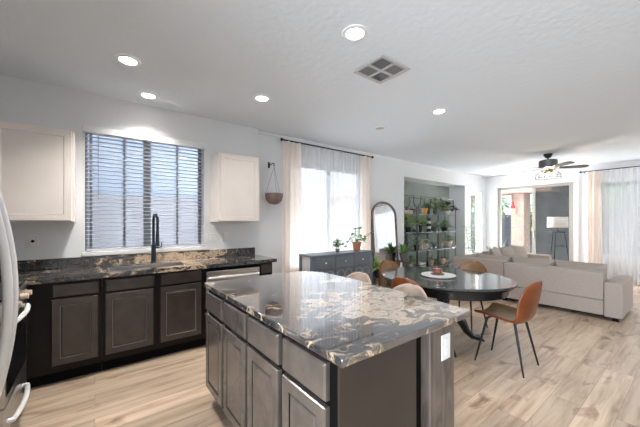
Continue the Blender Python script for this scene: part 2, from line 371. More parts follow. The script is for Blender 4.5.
        bm = bmesh.new(); bm.from_mesh(me); bmesh.ops.recalc_face_normals(bm, faces=bm.faces); bm.to_mesh(me); bm.free()
        if smooth:
            me.polygons.foreach_set('use_smooth', [True] * len(me.polygons))
            if not sub: me.set_sharp_from_angle(angle=math.radians(angle))
        o = bpy.data.objects.new(name, me); COL.objects.link(o)
        if loc is not None:
            o.location = loc; INV[o.name] = Matrix.Translation(-loc)
        if parent: o.parent = parent
        if solid:
            k = o.modifiers.new('s', 'SOLIDIFY'); k.thickness = solid; k.offset = 0
        if bevel:
            k = o.modifiers.new('b', 'BEVEL'); k.width = bevel; k.segments = segs; k.limit_method = 'ANGLE'; k.harden_normals = False
        if sub:
            k = o.modifiers.new('u', 'SUBSURF'); k.levels = sub; k.render_levels = sub
        return o
def one(mb, name, m, label, cat, group=None, **k): return tag(mb.build(name, m, **k), label, cat, group)
def struct(mb, name, m, parent=None, **k):
    o = mb.build(name, m, parent, **k)
    if parent is None: o['kind'] = 'structure'
    return o
def arc(c, r, a0, a1, n, plane='xz'):
    out = []
    for i in range(n):
        a = a0 + (a1 - a0) * i / (n - 1); u, v = r * math.cos(a), r * math.sin(a)
        out.append((c[0] + u, c[1], c[2] + v) if plane == 'xz' else (c[0], c[1] + u, c[2] + v) if plane == 'yz' else (c[0] + u, c[1] + v, c[2]))
    return out
def wallx(x0, x1, y0, y1, z0, z1, holes):      # wall running along X with rectangular openings
    mb = MB(); xs = sorted({x0, x1, *[h[0] for h in holes], *[h[1] for h in holes]})
    for a, b in zip(xs, xs[1:]):
        mid = (a + b) / 2; cuts = sorted((h[2], h[3]) for h in holes if h[0] < mid < h[1]); z = z0
        for c0, c1 in cuts:
            if c0 > z + 1e-6: mb.box(a, b, y0, y1, z, c0)
            z = c1
        if z < z1 - 1e-6: mb.box(a, b, y0, y1, z, z1)
    return mb
def wally(x0, x1, y0, y1, z0, z1, holes):
    mb = wallx(y0, y1, x0, x1, z0, z1, holes); mb.v = [Vector((v.y, v.x, v.z)) for v in mb.v]; return mb

# ------------------------------------------------------------------ room shell
H = 2.74; YK = 3.945; YD = 4.02; XF = 9.45; XL = -1.25; YN = -2.5
struct(MB().box(XL - .2, XF, YN - .2, YD + .66, -0.15, 0), 'floor', 'floor')
struct(MB().box(XL - .2, XF + .2, YN - .2, YD + .66, H, H + 0.2), 'ceiling', 'ceiling')
struct(wallx(XL, 1.89, YK, YK + .2, 0, H, [(-0.085, 1.125, 1.066, 2.37)]), 'wall_kitchen', 'wall')
struct(wallx(1.89, XF, YD, YD + .16, 0, H, [(2.42, 4.16, 0.55, 2.36), (5.42, 8.15, -1, 2.385), (8.48, 9.17, 0.45, 2.25)]), 'wall_dining', 'wall')
struct(MB().box(1.83, 1.89, YK + .2, YD + .16, 0, H), 'wall_dining_end', 'wall')
struct(MB().box(5.3, 8.27, YD + .46, YD + .58, 0, H), 'wall_alcove_back', 'alcove')
a = MB().box(5.30, 5.42, YD + .16, YD + .46, 0, H).box(8.15, 8.27, YD + .16, YD + .46, 0, H).box(5.42, 8.15, YD + .16, YD + .46, 2.385, H)
struct(a, 'wall_alcove_sides', 'wall')
struct(wally(XF, XF + .2, YN, YD + .16, 0, H, [(1.96, 3.69, -1, 2.38), (-0.65, 1.55, 0.57, 2.36)]), 'wall_far', 'wall')
struct(wallx(XL, XF, YN - .2, YN, 0, H, [(0.3, 2.1, 0.5, 2.35), (4.8, 7.2, 0.5, 2.35)]), 'wall_near', 'wall')  # both openings are unseen, added to admit fill light
struct(wally(XL - .2, XL, YN, YK + .2, 0, H, [(-1.95, .85, 0.5, 2.35)]), 'wall_range', 'wall')  # unseen opening added to let the side fill in
struct(MB().box(1.90, 5.42, YD - .014, YD - .001, 0, 0.10), 'baseboard_dining', 'trim', bevel=.003)
struct(MB().box(8.15, XF - .016, YD - .014, YD - .001, 0, 0.10), 'baseboard_corner', 'trim', bevel=.003)
struct(MB().box(XF - .014, XF - .001, YN, 1.84, 0, 0.10), 'baseboard_far', 'trim', bevel=.003)
struct(MB().box(1.892, XF, YD - .022, YD - .001, H - .045, H - .001), 'trim_1', 'trim', bevel=.008)

def window(n, axis, a0, a1, z0, z1, plane, depth, frame='winframe', bars=(), fw=.05, horiz=()):
    """Window frame, sash bars and pane; axis 'x' = set in a wall running along X."""
    def B(mb, p0, p1, q0, q1, r0, r1): return mb.box(p0, p1, q0, q1, r0, r1) if axis == 'x' else mb.box(q0, q1, p0, p1, r0, r1)
    f = MB(); d0, d1 = plane, plane + depth
    B(f, a0, a0 + fw, d0, d1, z0, z1); B(f, a1 - fw, a1, d0, d1, z0, z1)
    B(f, a0 + fw, a1 - fw, d0, d1, z1 - fw, z1); B(f, a0 + fw, a1 - fw, d0, d1, z0, z0 + fw)
    o = struct(f, 'window_%d' % n, frame)
    for b, bw in bars: B(MB(), b - bw / 2, b + bw / 2, d0 + .004, d1 - .004, z0 + fw, z1 - fw).build('window_bar', frame, o)
    for b, bw in horiz: B(MB(), a0 + fw, a1 - fw, d0 + .005, d1 - .005, b - bw / 2, b + bw / 2).build('window_bar', frame, o)
    B(MB(), a0 + fw, a1 - fw, (d0 + d1) / 2 - .003, (d0 + d1) / 2 + .003, z0 + fw, z1 - fw).build('pane', 'glass', o)
    return o
w1 = window(1, 'x', -0.085, 1.125, 1.066, 2.37, YK + .12, .05, bars=[(0.50, .075)], fw=.022)
t = MB().box(-0.11, 1.15, YK - .03, YK - .001, 1.022, 1.062); struct(t, 'trim_2', 'trim', bevel=.004)
window(2, 'x', 2.42, 4.16, 0.55, 2.36, YD + .10, .05, 'winframe', bars=[(3.36, .06)])
window(3, 'x', 8.48, 9.17, 0.45, 2.25, YD + .09, .05, 'trim')
window(4, 'y', -0.65, 1.55, 0.57, 2.36, XF + .10, .05, 'trim', bars=[(0.45, .06)])
window(5, 'x', 0.3, 2.1, 0.5, 2.35, YN - .15, .05, 'trim', bars=[(1.2, .06)])  # unseen window, added for the near fill lamp
window(7, 'y', -1.95, .85, 0.5, 2.35, XL - .15, .05, 'trim', bars=[(-.55, .06)])  # unseen window, added for the side fill lamp
window(6, 'x', 4.8, 7.2, 0.5, 2.35, YN - .15, .05, 'trim', bars=[(6.0, .06)])  # unseen window, added for the living-area fill lamp

# sliding patio door
dr = struct(MB().box(XF + .02, XF + .12, 1.96, 2.05, 0.0, 2.38).box(XF + .02, XF + .12, 3.63, 3.69, 0.0, 2.38)
            .box(XF + .02, XF + .12, 2.05, 3.63, 2.31, 2.38).box(XF + .02, XF + .12, 2.05, 3.63, 0.0, 0.05), 'door_1', 'taupeframe', bevel=.004)
MB().box(XF + .03, XF + .07, 2.77, 2.84, .05, 2.31).build('door_stile', 'taupeframe', dr, bevel=.003)
MB().box(XF + .045, XF + .051, 2.84, 3.63, .05, 2.31).build('pane', 'glass', dr)
MB().box(XF + .075, XF + .081, 2.05, 2.77, .05, 2.31).build('screen_pane', 'darkglass', dr)
MB().box(XF + .01, XF + .03, 2.79, 2.81, .95, 1.15).build('door_handle', 'silver', dr, bevel=.004)
struct(MB().box(XF - .018, XF - .001, 3.695, 3.79, 0, 2.48).box(XF - .018, XF - .001, 1.86, 1.955, 0, 2.48)
       .box(XF - .018, XF - .001, 1.955, 3.695, 2.385, 2.48), 'trim_4', 'trim', bevel=.004)

# ------------------------------------------------------------------ outdoors
struct(MB().box(-6, 24, YD + .7, 14, -0.3, -0.06), 'ground_garden', 'patio')
struct(MB().box(XF + .2, 24, -6, YD + .7, -0.3, -0.06), 'ground_patio', 'patio')
struct(MB().box(-4, 2.0, 6.6, 6.8, 1.9, 5.5), 'trim_neighbour_wall', 'bluewall')
struct(MB().box(-4, 2.0, 6.52, 6.8, -0.06, 1.9), 'trim_garden_fence', 'fence')
struct(MB().box(16.2, 16.4, 2.5, 12, -0.06, 1.75), 'trim_patio_fence', 'fence')
struct(MB().box(11.7, 12.3, 3.74, 4.14, -0.06, 2.38).box(11.45, 12.4, 2.9, 14, 2.38, 2.95), 'trim_patio_column', 'stucco', bevel=.02)
struct(MB().box(14.2, 14.5, -2, 4.18, -0.06, 3.6), 'trim_stone_wall', 'darkstone')

def bush(name, c, r, n, m, label, cat, leafl=.16, trunk=True, sz=1.0, seed=1):
    rg = random.Random(seed); t = thing(name, label, cat, (c[0], c[1], -.06))
    mb = MB()
    for i in range(n):
        d = Vector((rg.gauss(0, 1), rg.gauss(0, 1), rg.gauss(0, 1))).normalized(); q = r * rg.random() ** .45
        p = Vector(c) + Vector((d.x * q, d.y * q, d.z * q * sz))
        mb.leaf(p, (d.x + rg.gauss(0, .5), d.y + rg.gauss(0, .5), d.z * .6 + rg.gauss(0, .5)), leafl * rg.uniform(.7, 1.3), leafl * .5, .2)
    mb.build('foliage', m, t)
    if trunk: MB().tube([(c[0], c[1], -.06), (c[0] + .04, c[1], c[2] * .5), (c[0], c[1], c[2])], [.07, .05, .03]).build('trunk', 'bark', t)
    return t
bush('garden_tree', (14.3, 6.2, 2.3), 1.0, 620, 'leaf2', 'bright green leafy tree outside, seen through the left pane of the sliding door', 'tree', .26, True, .9, 3)
bush('patio_shrub', (15.2, 4.75, 1.6), .5, 220, 'leaf2', 'green shrub outside between the stucco column and the sliding door stile', 'shrub', .24, True, 1.3, 4)
bush('dark_tree', (13.2, 1.75, 2.4), .75, 420, 'leaf3', 'dark tree shading the stone wall behind the dark door screen', 'tree', .26, True, .8, 5)
rb = thing('hummingbird_feeder', 'small red hanging ornament outside in front of the stucco column', 'ornament', (11.53, 4.02, 2.0))
MB().lathe([(.01, .24), (.03, .23), (.038, .10), (.07, .05), (.075, 0.02), (.065, 0.0)], (11.53, 4.02, 1.86), 14).build('feeder_body', 'red', rb)
MB().tube([(11.53, 4.02, 2.12), (11.53, 4.02, 2.3), (11.53, 4.02, 2.378)], .008, 6).build('hanger', 'iron', rb)
ag = thing('agave', 'pale blue-green spiky plant outside at the left of the sliding door', 'plant', (11.0, 4.36, -.06))
mb = MB(); rg = random.Random(5)
for i in range(34):
    a_ = i * 2.4; e_ = rg.uniform(.35, 1.35)
    mb.leaf((11.0, 4.36, .18), (math.cos(a_) * math.cos(e_), math.sin(a_) * math.cos(e_), math.sin(e_)), rg.uniform(.5, .8), .11, .08)
mb.build('leaves', 'agave', ag); MB().lathe([(.16, 0), (.20, .22), (.17, .24)], (11.0, 4.36, -.06), 18).build('pot', 'whitepot', ag)

# ------------------------------------------------------------------ kitchen base run
DOOR = [(0, 0), (0, .014), (.004, .019), (.052, .019), (.056, .0135), (.062, .0135), (.070, .0175), (.076, .0175)]
DRAW = [(0, 0), (0, .013), (.008, .019), (.012, .019)]
def fronts(t, origin_fn, ax, n, items, m='espresso'):
    """items: (kind, a0, a1, z0, z1) along axis ax."""
    for kind, a0, a1, z0, z1 in items:
        o = origin_fn(a0, z0)
        if kind == 'door':
            d = MB().panel(o, ax, a1 - a0, z1 - z0, n, DOOR if m == 'espresso' else [(a_, b_ * 1.45) for a_, b_ in DOOR]).build('door', m, t, smooth=False, bevel=.0015)
            bead(d, o, ax, a1 - a0, z1 - z0, n, 'espresso_highlight' if m == 'espresso' else 'black')  # run doors get a painted highlight, island doors a painted dark groove line
        else:
            MB().panel(o, ax, a1 - a0, z1 - z0, n, DRAW if m == 'espresso' else [(a_, b_ * 1.45) for a_, b_ in DRAW]).build('drawer_front', m, t, smooth=False, bevel=.0015)
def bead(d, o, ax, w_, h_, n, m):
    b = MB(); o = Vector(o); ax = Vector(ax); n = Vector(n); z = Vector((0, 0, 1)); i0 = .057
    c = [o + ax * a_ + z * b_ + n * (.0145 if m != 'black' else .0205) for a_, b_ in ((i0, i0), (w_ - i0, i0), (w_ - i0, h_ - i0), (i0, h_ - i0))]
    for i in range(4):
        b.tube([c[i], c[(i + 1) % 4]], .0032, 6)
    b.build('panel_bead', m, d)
YF = 3.335
def base_cab(name, label, x0, x1, items, body_z=.872):
    t = thing(name, label, 'cabinet', ((x0 + x1) / 2, YK, 0))
    MB().box(x0, x1, YF, YK - .004, .105, body_z).build('body', 'espresso_shaded', t, bevel=.0015)
    if body_z < .8:
        MB().box(x0, x1, YF, YF + .02, body_z, .872).build('face_frame', 'espresso_shaded', t)
    MB().box(x0 + .001, x1 - .001, YF + .055, YK - .01, .002, .104).build('toe_kick', 'black', t)
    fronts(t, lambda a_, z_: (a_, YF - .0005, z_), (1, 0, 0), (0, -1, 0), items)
    return t
ZD0, ZD1, ZR0, ZR1 = .165, .722, .742, .852
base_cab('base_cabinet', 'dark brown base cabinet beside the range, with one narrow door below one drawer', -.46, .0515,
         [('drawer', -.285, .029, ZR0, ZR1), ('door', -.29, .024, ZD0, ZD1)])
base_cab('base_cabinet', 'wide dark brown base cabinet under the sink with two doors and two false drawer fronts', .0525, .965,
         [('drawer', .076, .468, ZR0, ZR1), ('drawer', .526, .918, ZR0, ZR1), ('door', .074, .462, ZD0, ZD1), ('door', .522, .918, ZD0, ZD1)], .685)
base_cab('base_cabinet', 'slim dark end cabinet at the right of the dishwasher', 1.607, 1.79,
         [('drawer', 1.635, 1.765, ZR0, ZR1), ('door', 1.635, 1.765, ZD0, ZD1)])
t = thing('base_cabinet', 'dark blind corner cabinet behind the range', 'cabinet', (-.85, YK, 0))
MB().box(XL + .004, -.462, YF, YK - .004, .002, .872).build('body', 'espresso_shaded', t)

t = thing('dishwasher', 'stainless steel dishwasher between the sink cabinet and the slim end cabinet', 'dishwasher', (1.286, YF, 0))
MB().box(.968, 1.604, YF + .006, YK - .01, .10, .870).build('body', 'black', t)
MB().box(.972, 1.600, YF - .030, YF + .004, .11, .775).build('door', 'steel', t, bevel=.004)
MB().box(.972, 1.600, YF - .034, YF + .004, .780, .832).build('control_panel', 'steel', t, bevel=.004)
MB().box(.985, 1.588, YF - .055, YF - .036, .750, .770).build('door_handle', 'steel_white', t, bevel=.006)
MB().box(.972, 1.600, YF + .05, YF + .12, .002, .099).build('toe_kick', 'black', t)

# counter with sink cut-out
SX0, SX1, SY0, SY1 = .10, .80, 3.42, 3.80
CZ0, CZ1 = .8735, .914
c = MB().box(XL + .003, SX0, 3.293, YK - .001, CZ0, CZ1).box(SX1, 1.835, 3.293, YK - .001, CZ0, CZ1).box(SX0, SX1, 3.293, SY0, CZ0, CZ1).box(SX0, SX1, SY1, YK - .001, CZ0, CZ1)
one(c, 'countertop', 'granite2', 'dark veined granite countertop along the kitchen window wall', 'countertop')
one(MB().box(XL + .003, 1.83, YK - .022, YK - .001, CZ1 + .0005, 1.015), 'backsplash', 'granite2', 'low dark granite backsplash strip with tan veins below the kitchen window', 'backsplash', bevel=.002)
s = MB().box(SX0 + .002, SX1 - .002, SY0 + .002, SY1 - .002, .690, .698)
s.box(SX0 + .002, SX0 + .010, SY0 + .002, SY1 - .002, .698, .905).box(SX1 - .010, SX1 - .002, SY0 + .002, SY1 - .002, .698, .905)
s.box(SX0 + .010, SX1 - .010, SY0 + .002, SY0 + .010, .698, .905).box(SX0 + .010, SX1 - .010, SY1 - .010, SY1 - .002, .698, .905)
t = thing('sink', 'stainless undermount sink sunk into the granite under the kitchen window', 'sink', (.45, 3.6, .69))
s.build('basin', 'steel', t, bevel=.002)
MB().lathe([(.04, 0), (.045, .004), (.02, .005)], (.45, 3.6, .698), 18).build('drain', 'greyiron', t)

t = thing('faucet', 'tall dark gooseneck pull-down faucet behind the sink', 'faucet', (.535, 3.845, CZ1))
MB().lathe([(.030, 0), (.030, .012), (.024, .018), (.024, .20), (.020, .21)], (.535, 3.845, CZ1), 16).build('base', 'faucet', t)
MB().tube([(.535, 3.845, CZ1 + .2), (.535, 3.845, 1.39)] + [(.5455 - .0105 * math.cos(PI * k_ / 8), 3.78 + .065 * math.cos(PI * k_ / 8), 1.39 + .075 * math.sin(PI * k_ / 8)) for k_ in range(1, 9)] + [(.556, 3.715, 1.27)], .015, 10).build('gooseneck', 'faucet', t)
MB().lathe([(.017, .16), (.019, .10), (.021, .02), (.022, 0)], (.556, 3.715, 1.11), 14).build('spray_head', 'faucet', t)
MB().tube([(.535, 3.845, 1.13), (.556, 3.72, 1.135)], .008, 8).build('dock_arm', 'faucet', t)
MB().tube([(.55, 3.84, 1.085), (.61, 3.83, 1.09), (.618, 3.83, 1.15)], [.010, .008, .005], 8).build('lever', 'faucet', t)

# wall cabinets
def wall_cab(label, x0, x1, doors, side=None):
    t = thing('wall_cabinet', label, 'cabinet', ((x0 + x1) / 2, YK, 1.38))
    MB().box(x0, x1, 3.625, YK - .002, 1.382, 2.24).build('body', 'cream', t, bevel=.002)
    for a0, a1 in doors:
        MB().panel((a0, 3.6245, 1.392), (1, 0, 0), a1 - a0, .838, (0, -1, 0), [(0, 0), (0, .014), (.004, .019), (.055, .019), (.060, .012), (.066, .012)]).build('door', 'cream', t, smooth=False, bevel=.0015)
    return t
wall_cab('cream wall cabinet at the left of the kitchen window', -1.235, -.158, [(-1.22, -.70), (-.69, -.172)])
wall_cab('cream wall cabinet at the right of the kitchen window', 1.205, 1.755, [(1.222, 1.738)])

def plate(x, z, w_, label, kind):
    t = thing('wall_plate', label, 'outlet' if kind == 'outlet' else 'switch', (x, YK, z))
    MB().box(x - w_ / 2, x + w_ / 2, YK - .006, YK - .0005, z - .06, z + .06).build('cover', 'plate', t, bevel=.002)
    if kind == 'outlet':
        for dz in (-.022, .022): MB().box(x - .016, x + .016, YK - .009, YK - .0055, z + dz - .016, z + dz + .016).build('socket', 'trim', t, bevel=.002)
    else:
        for dx in (-.024, .024): MB().box(x + dx - .015, x + dx + .015, YK - .010, YK - .0055, z - .032, z + .032).build('rocker', 'trim', t, bevel=.002)
    return t
p = plate(-.482, 1.19, .085, 'white wall outlet with a dark plug, under the left wall cabinet', 'outlet')
MB().tube([(-.475, YK - .006, 1.195), (-.475, YK - .03, 1.195)], .013, 8).build('plug', 'black', p)
plate(1.228, 1.17, .125, 'white double switch plate between the kitchen window and the outlet', 'switch')
plate(1.413, 1.177, .078, 'white wall outlet under the right wall cabinet', 'outlet')

# kitchen blind
t = thing('window_blind', 'open white horizontal slat blind over the kitchen window', 'blind', (.52, YK, 1.08))
MB().box(-.10, 1.14, YK - .062, YK - .014, 2.315, 2.385).build('valance', 'wall', t, bevel=.004)
sl = MB(); R = Matrix.Rotation(math.radians(-5), 3, 'X')
nsl = 28
for i in range(nsl): sl.obox((.52, YK + .035, 1.115 + i * .0435), (1.195, .050, .0035), R)
sl.build('slats', 'blind', t, smooth=False)
MB().box(-.07, 1.11, YK + .012, YK + .058, 1.072, 1.096).build('bottom_rail', 'blind', t, bevel=.003)
for x in (-.035, .266, .818, 1.075):
    MB().box(x - .012, x + .012, YK + .061, YK + .0625, 1.10, 2.33).build('ladder_tape', 'tape', t, smooth=False)
MB().tube([(.03, YK - .005, 2.31), (.03, YK - .006, 1.62)], .005, 6).build('tilt_wand', 'tape', t)

# ------------------------------------------------------------------ range and refrigerator
t = thing('range', 'stainless and black range against the left side, next to the corner counter', 'oven', (-.85, 2.92, 0))
RX = -.46
MB().box(XL + .02, RX, 2.545, 3.285, .03, .90).build('body', 'black', t)
MB().box(XL + .02, RX + .02, 2.54, 3.287, .901, .918).build('cooktop', 'blackglass', t, bevel=.004)
MB().box(RX + .001, RX + .026, 2.545, 3.285, .775, .895).build('control_panel', 'steel', t, bevel=.006)
d = MB().box(RX + .001, RX + .030, 2.548, 3.282, .26, .765).build('oven_door', 'steel', t, bevel=.006)
MB().box(RX + .0305, RX + .032, 2.59, 3.24, .31, .70).build('door_glass', 'blackglass', d)
def bow(y0, y1, x, z, out, r=.014):
    pts = [(x, y0, z)] + [(x + out * math.sin(PI * (.12 + .76 * k_ / 12)) ** .6, y0 + (y1 - y0) * k_ / 12, z) for k_ in range(13)] + [(x, y1, z)]
    return MB().tube(pts, r, 10)
bow(2.62, 3.12, RX + .03, .75, .045, .016).build('oven_handle', 'steel_white', t)
d = MB().box(RX + .001, RX + .028, 2.548, 3.282, .06, .25).build('drawer_front', 'steel', t, bevel=.006)
bow(2.62, 3.12, RX + .028, .145, .045, .016).build('drawer_handle', 'steel_white', t)
for y in (2.66, 2.80, 3.06, 3.20):
    k = MB().tube([(RX + .026, y, .83), (RX + .040, y, .83)], .026, 16).tube([(RX + .040, y, .83), (RX + .068, y, .83)], [.022, .019], 16)
    k.build('knob', 'creampot', t)
t = thing('refrigerator', 'stainless refrigerator at the left edge with long bowed handles', 'refrigerator', (-.9, 2.0, 0))
MB().box(XL + .02, -.60, 1.52, 2.52, .02, 1.78).build('body', 'greyiron', t)
for y0, y1 in ((1.525, 2.10), (2.106, 2.515)):
    MB().box(-.598, -.52, y0, y1, .05, 1.775).build('door', 'steel', t, bevel=.01)
for y in (2.06, 2.19):
    pts = [(-.52, y, .33)] + [(-.452 + .115 * math.sin(PI * k_ / 16) ** .8, y, .33 + 1.36 * k_ / 16) for k_ in range(17)] + [(-.52, y, 1.69)]
    MB().tube(pts, .019, 12).build('door_handle', 'steel_white', t)

# ------------------------------------------------------------------ island
t = thing('kitchen_island', 'dark brown kitchen island with drawers above four doors', 'island', (1.1, 1.5, 0))
IX0, IX1, IY0, IY1 = .695, 1.155, .79, 2.315
MB().box(IX0, IX1, IY0 + .012, IY1, .10, .880).build('body', 'black', t, bevel=.0015)  # black body paints the deep shade in the gaps between doors
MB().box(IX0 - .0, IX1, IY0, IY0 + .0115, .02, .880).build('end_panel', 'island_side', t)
MB().box(IX0 + .06, IX1, IY0 + .02, IY1 - .01, .002, .0995).build('toe_kick', 'black', t)
MB().box(IX1 + .001, 1.258, IY0 + .045, IY1 - .005, .002, .880).build('recess', 'black', t)
kw = MB().box(1.259, 1.48, IY0 - .005, IY1 - .005, .002, .880).build('support_wall', 'greywood', t, bevel=.003)
kw['label'] = 'grey-brown wood end of the bar wall'
oc = MB().box(1.352, 1.43, IY0 - .011, IY0 - .0055, .695, .82).build('outlet_cover', 'plate', t, bevel=.002)
for z in (.735, .78): MB().box(1.375, 1.407, IY0 - .014, IY0 - .0105, z - .016, z + .016).build('socket', 'trim', oc, bevel=.002)
it = []
for y0, y1 in ((1.955, 2.30), (1.572, 1.915), (1.197, 1.535), (.845, 1.155)):
    it += [('drawer', y0, y1, .715, .858), ('door', y0, y1, .135, .693)]
fronts(t, lambda a_, z_: (IX0 - .0005, a_, z_), (0, 1, 0), (-1, 0, 0), it, 'espresso_sheen')
poly = [(.665, .744), (1.575, .744)]
for y, x in ((.95, 1.61), (1.2, 1.635), (1.5, 1.66), (1.75, 1.68), (1.95, 1.685), (2.08, 1.68)): poly.append((x, y))
for k_ in range(1, 7):
    a_ = k_ / 6 * PI / 2; poly.append((1.68 - .25 + .25 * math.cos(a_), 2.08 + .255 * math.sin(a_)))
poly.append((.665, 2.335))
one(MB().prism(poly, .8815, .914), 'island_countertop', 'granite', 'polished dark granite island countertop with cream swirls and one rounded corner', 'countertop', bevel=.004)

# ------------------------------------------------------------------ dining wall: curtains, planter, sideboard, mirror
def cloth(x0, x1, z0, z1, y, folds, amp, seed=0, flare=0.0, axis='x', nz=14):
    rg = random.Random(seed); ph = [rg.uniform(0, 6) for _ in range(4)]
    def f(u, v):
        s_ = u - .5; width = 1 + flare * (1 - v)
        a_ = (x0 + x1) / 2 + s_ * (x1 - x0) * width
        amp_ = amp * (.7 + .3 * math.sin(3 * u * PI + ph[1]))
        o = amp_ * math.sin(2 * PI * folds * u + ph[0] + .5 * math.sin(2 * v + ph[2])) + amp * .3 * math.sin(2 * PI * folds * 2.3 * u + ph[3])
        z = z0 + (z1 - z0) * v
        return (a_, y + o, z) if axis == 'x' else (y + o, a_, z)
    return MB().grid(f, int(folds * 10) + 6, nz)
def rod(name, label, p0, p1, axis, wall, brackets):
    t = thing(name, label, 'curtain rod', ((p0[0] + p1[0]) / 2, (p0[1] + p1[1]) / 2, p0[2]))
    MB().tube([p0, p1], .011, 10).build('rod', 'iron', t)
    for p in (p0, p1): MB().sphere(p, .024, 10).build('finial', 'iron', t)
    for b in brackets:
        q = (b, p0[1], p0[2]) if axis == 'x' else (p0[0], b, p0[2]); e = (b, wall, p0[2] - .03) if axis == 'x' else (wall, b, p0[2] - .03)
        MB().tube([q, e], .008, 8).build('bracket', 'iron', t)
    return t
def curtain(name, mb, m, label, cat, group=None):
    return one(mb, name, m, label, cat, group)
ZR = 2.645
rod('curtain_rod', 'black curtain rod above the dining window', (2.27, 3.925, ZR), (4.30, 3.925, ZR), 'x', YD - .002, (2.36, 4.24))
curtain('drape', cloth(2.31, 2.60, .02, ZR - .013, 3.925, 2.7, .048, 1, .25), 'drape', 'beige linen drape at the left end of the dining window rod, near the hanging planter', 'curtain')
curtain('drape', cloth(3.99, 4.27, .02, ZR - .013, 3.925, 2.4, .048, 2, .06), 'drape', 'beige linen drape at the right end of the dining window rod, near the arched mirror', 'curtain')
curtain('sheer_curtain', cloth(2.64, 3.32, .02, ZR - .013, 3.93, 7, .022, 3, .0), 'sheer', 'white sheer curtain over the left half of the dining window', 'curtain')
curtain('sheer_curtain', cloth(3.33, 3.98, .02, ZR - .013, 3.93, 7, .022, 4, .0), 'sheer', 'white sheer curtain over the right half of the dining window', 'curtain')
t = thing('window_blind', 'white horizontal blind behind the sheers of the dining window', 'blind', (3.36, YD, .6))
sl = MB(); R = Matrix.Rotation(math.radians(-14), 3, 'X')
for i in range(34): sl.obox((3.29, YD + .045, .63 + i * .048), (1.70, .048, .003), R)
sl.build('slats', 'blind', t, smooth=False); MB().box(2.44, 4.14, YD + .015, YD + .07, 2.28, 2.34).build('headrail', 'blind', t, bevel=.003)

t = thing('wall_hook', 'small black bracket hook on the wall left of the dining drape', 'hook', (2.10, YD, 2.24))
MB().box(2.085, 2.115, YD - .008, YD - .001, 2.20, 2.29).build('plate', 'iron', t, bevel=.002)
MB().tube([(2.10, YD - .006, 2.25), (2.10, YD - .15, 2.25), (2.10, YD - .165, 2.24), (2.10, YD - .165, 2.20)], .007, 8).build('arm', 'iron', t)
t = thing('hanging_planter', 'brown ceramic bowl planter hanging on cords beside the dining window', 'planter', (2.10, YD - .165, 1.64))
cx, cy = 2.10, YD - .165
MB().lathe([(.02, 0), (.07, .012), (.115, .06), (.13, .115), (.133, .16), (.124, .16), (.11, .10), (.05, .04), (.001, .035)], (cx, cy, 1.64), 24).build('bowl', 'browncer', t)
for k_ in range(3):
    a_ = k_ * 2 * PI / 3 + .3
    MB().tube([(cx, cy, 2.20), (cx + .125 * math.cos(a_), cy + .125 * math.sin(a_), 1.80)], .0022, 5).build('cord', 'browncer', t)

t = thing('sideboard', 'slate blue sideboard with white knobs under the dining window', 'sideboard', (3.25, 3.68, 0))
BX0, BX1, BY0, BY1, BZ = 2.525, 3.84, 3.50, 3.845, .88
MB().box(BX0, BX1, BY0 - .012, BY1, BZ - .025, BZ).build('top', 'slate', t, bevel=.004)
MB().box(BX0 + .04, BX1 - .02, BY0 + .002, BY1 - .005, .14, BZ - .0255).build('body', 'slate', t, bevel=.003)
ep = MB().box(BX0 + .034, BX0 + .0395, BY0 + .05, BY1 - .05, .14, BZ - .03).build('end_panel', 'plate', t); ep['label'] = 'end panel with the light on it painted pale'  # light reflecting on the end is put into this pale colour
for x in (BX0 + .005, BX1 - .05):
    for y in (BY0, BY1 - .05): MB().box(x, x + .045, y, y + .045, .002, BZ - .026).build('leg', 'slate', t, bevel=.003)
wd = (BX1 - BX0 - .12) / 3
for i in range(3):
    a0 = BX0 + .06 + i * wd + .006; a1 = BX0 + .06 + (i + 1) * wd - .006
    d = MB().panel((a0, BY0 + .0015, .66), (1, 0, 0), a1 - a0, .185, (0, -1, 0), [(0, 0), (0, .012), (.006, .014)]).build('drawer', 'slate', t, smooth=False)
    MB().sphere(((a0 + a1) / 2, BY0 - .022, .755), .014, 10).tube([((a0 + a1) / 2, BY0 - .012, .755), ((a0 + a1) / 2, BY0 - .02, .755)], .006, 8).build('knob', 'knob', d)
    d = MB().panel((a0, BY0 + .0015, .19), (1, 0, 0), a1 - a0, .45, (0, -1, 0), [(0, 0), (0, .012), (.03, .012), (.034, .006)]).build('door', 'slate', t, smooth=False)
    fr = MB()
    for cx_ in (.28, .72):
        for cz_ in (.2, .5, .8):
            fr.tube(arc((a0 + (a1 - a0) * cx_, BY0 - .006, .19 + .45 * cz_), .075, 0, 2 * PI * 15 / 16, 16), .006, 6, True)
    fr.build('fretwork', 'fret', d)

t = thing('arched_mirror', 'tall arched mirror with a weathered brown frame leaning by the dining wall', 'mirror', (4.68, 3.93, 0))
def archpts(x0, x1, z0, z1, y0, y1, n=18):
    r = (x1 - x0) / 2; cx = (x0 + x1) / 2; zc = z1 - r * .75
    pts = [(x0, z0)] + [(cx - r * math.cos(PI * i / n), zc + r * .75 * math.sin(PI * i / n)) for i in range(n + 1)] + [(x1, z0)]
    return [(x, y0 + (y1 - y0) * (z - z0) / (z1 - z0), z) for x, z in pts]
fp = archpts(4.33, 5.05, .03, 1.775, 3.87, 3.985)
MB().tube(fp, .026, 8, True).build('frame', 'mirrorframe', t)
gp = archpts(4.335, 5.045, .035, 1.77, 3.866, 3.981)
MB().add(gp, [tuple(range(len(gp)))]).build('glass', 'mirror', t, smooth=False)
bp = [(x, y + .012, z) for x, y, z in gp]
MB().add(bp, [tuple(range(len(bp)))]).build('back_board', 'black', t, smooth=False, solid=.006)

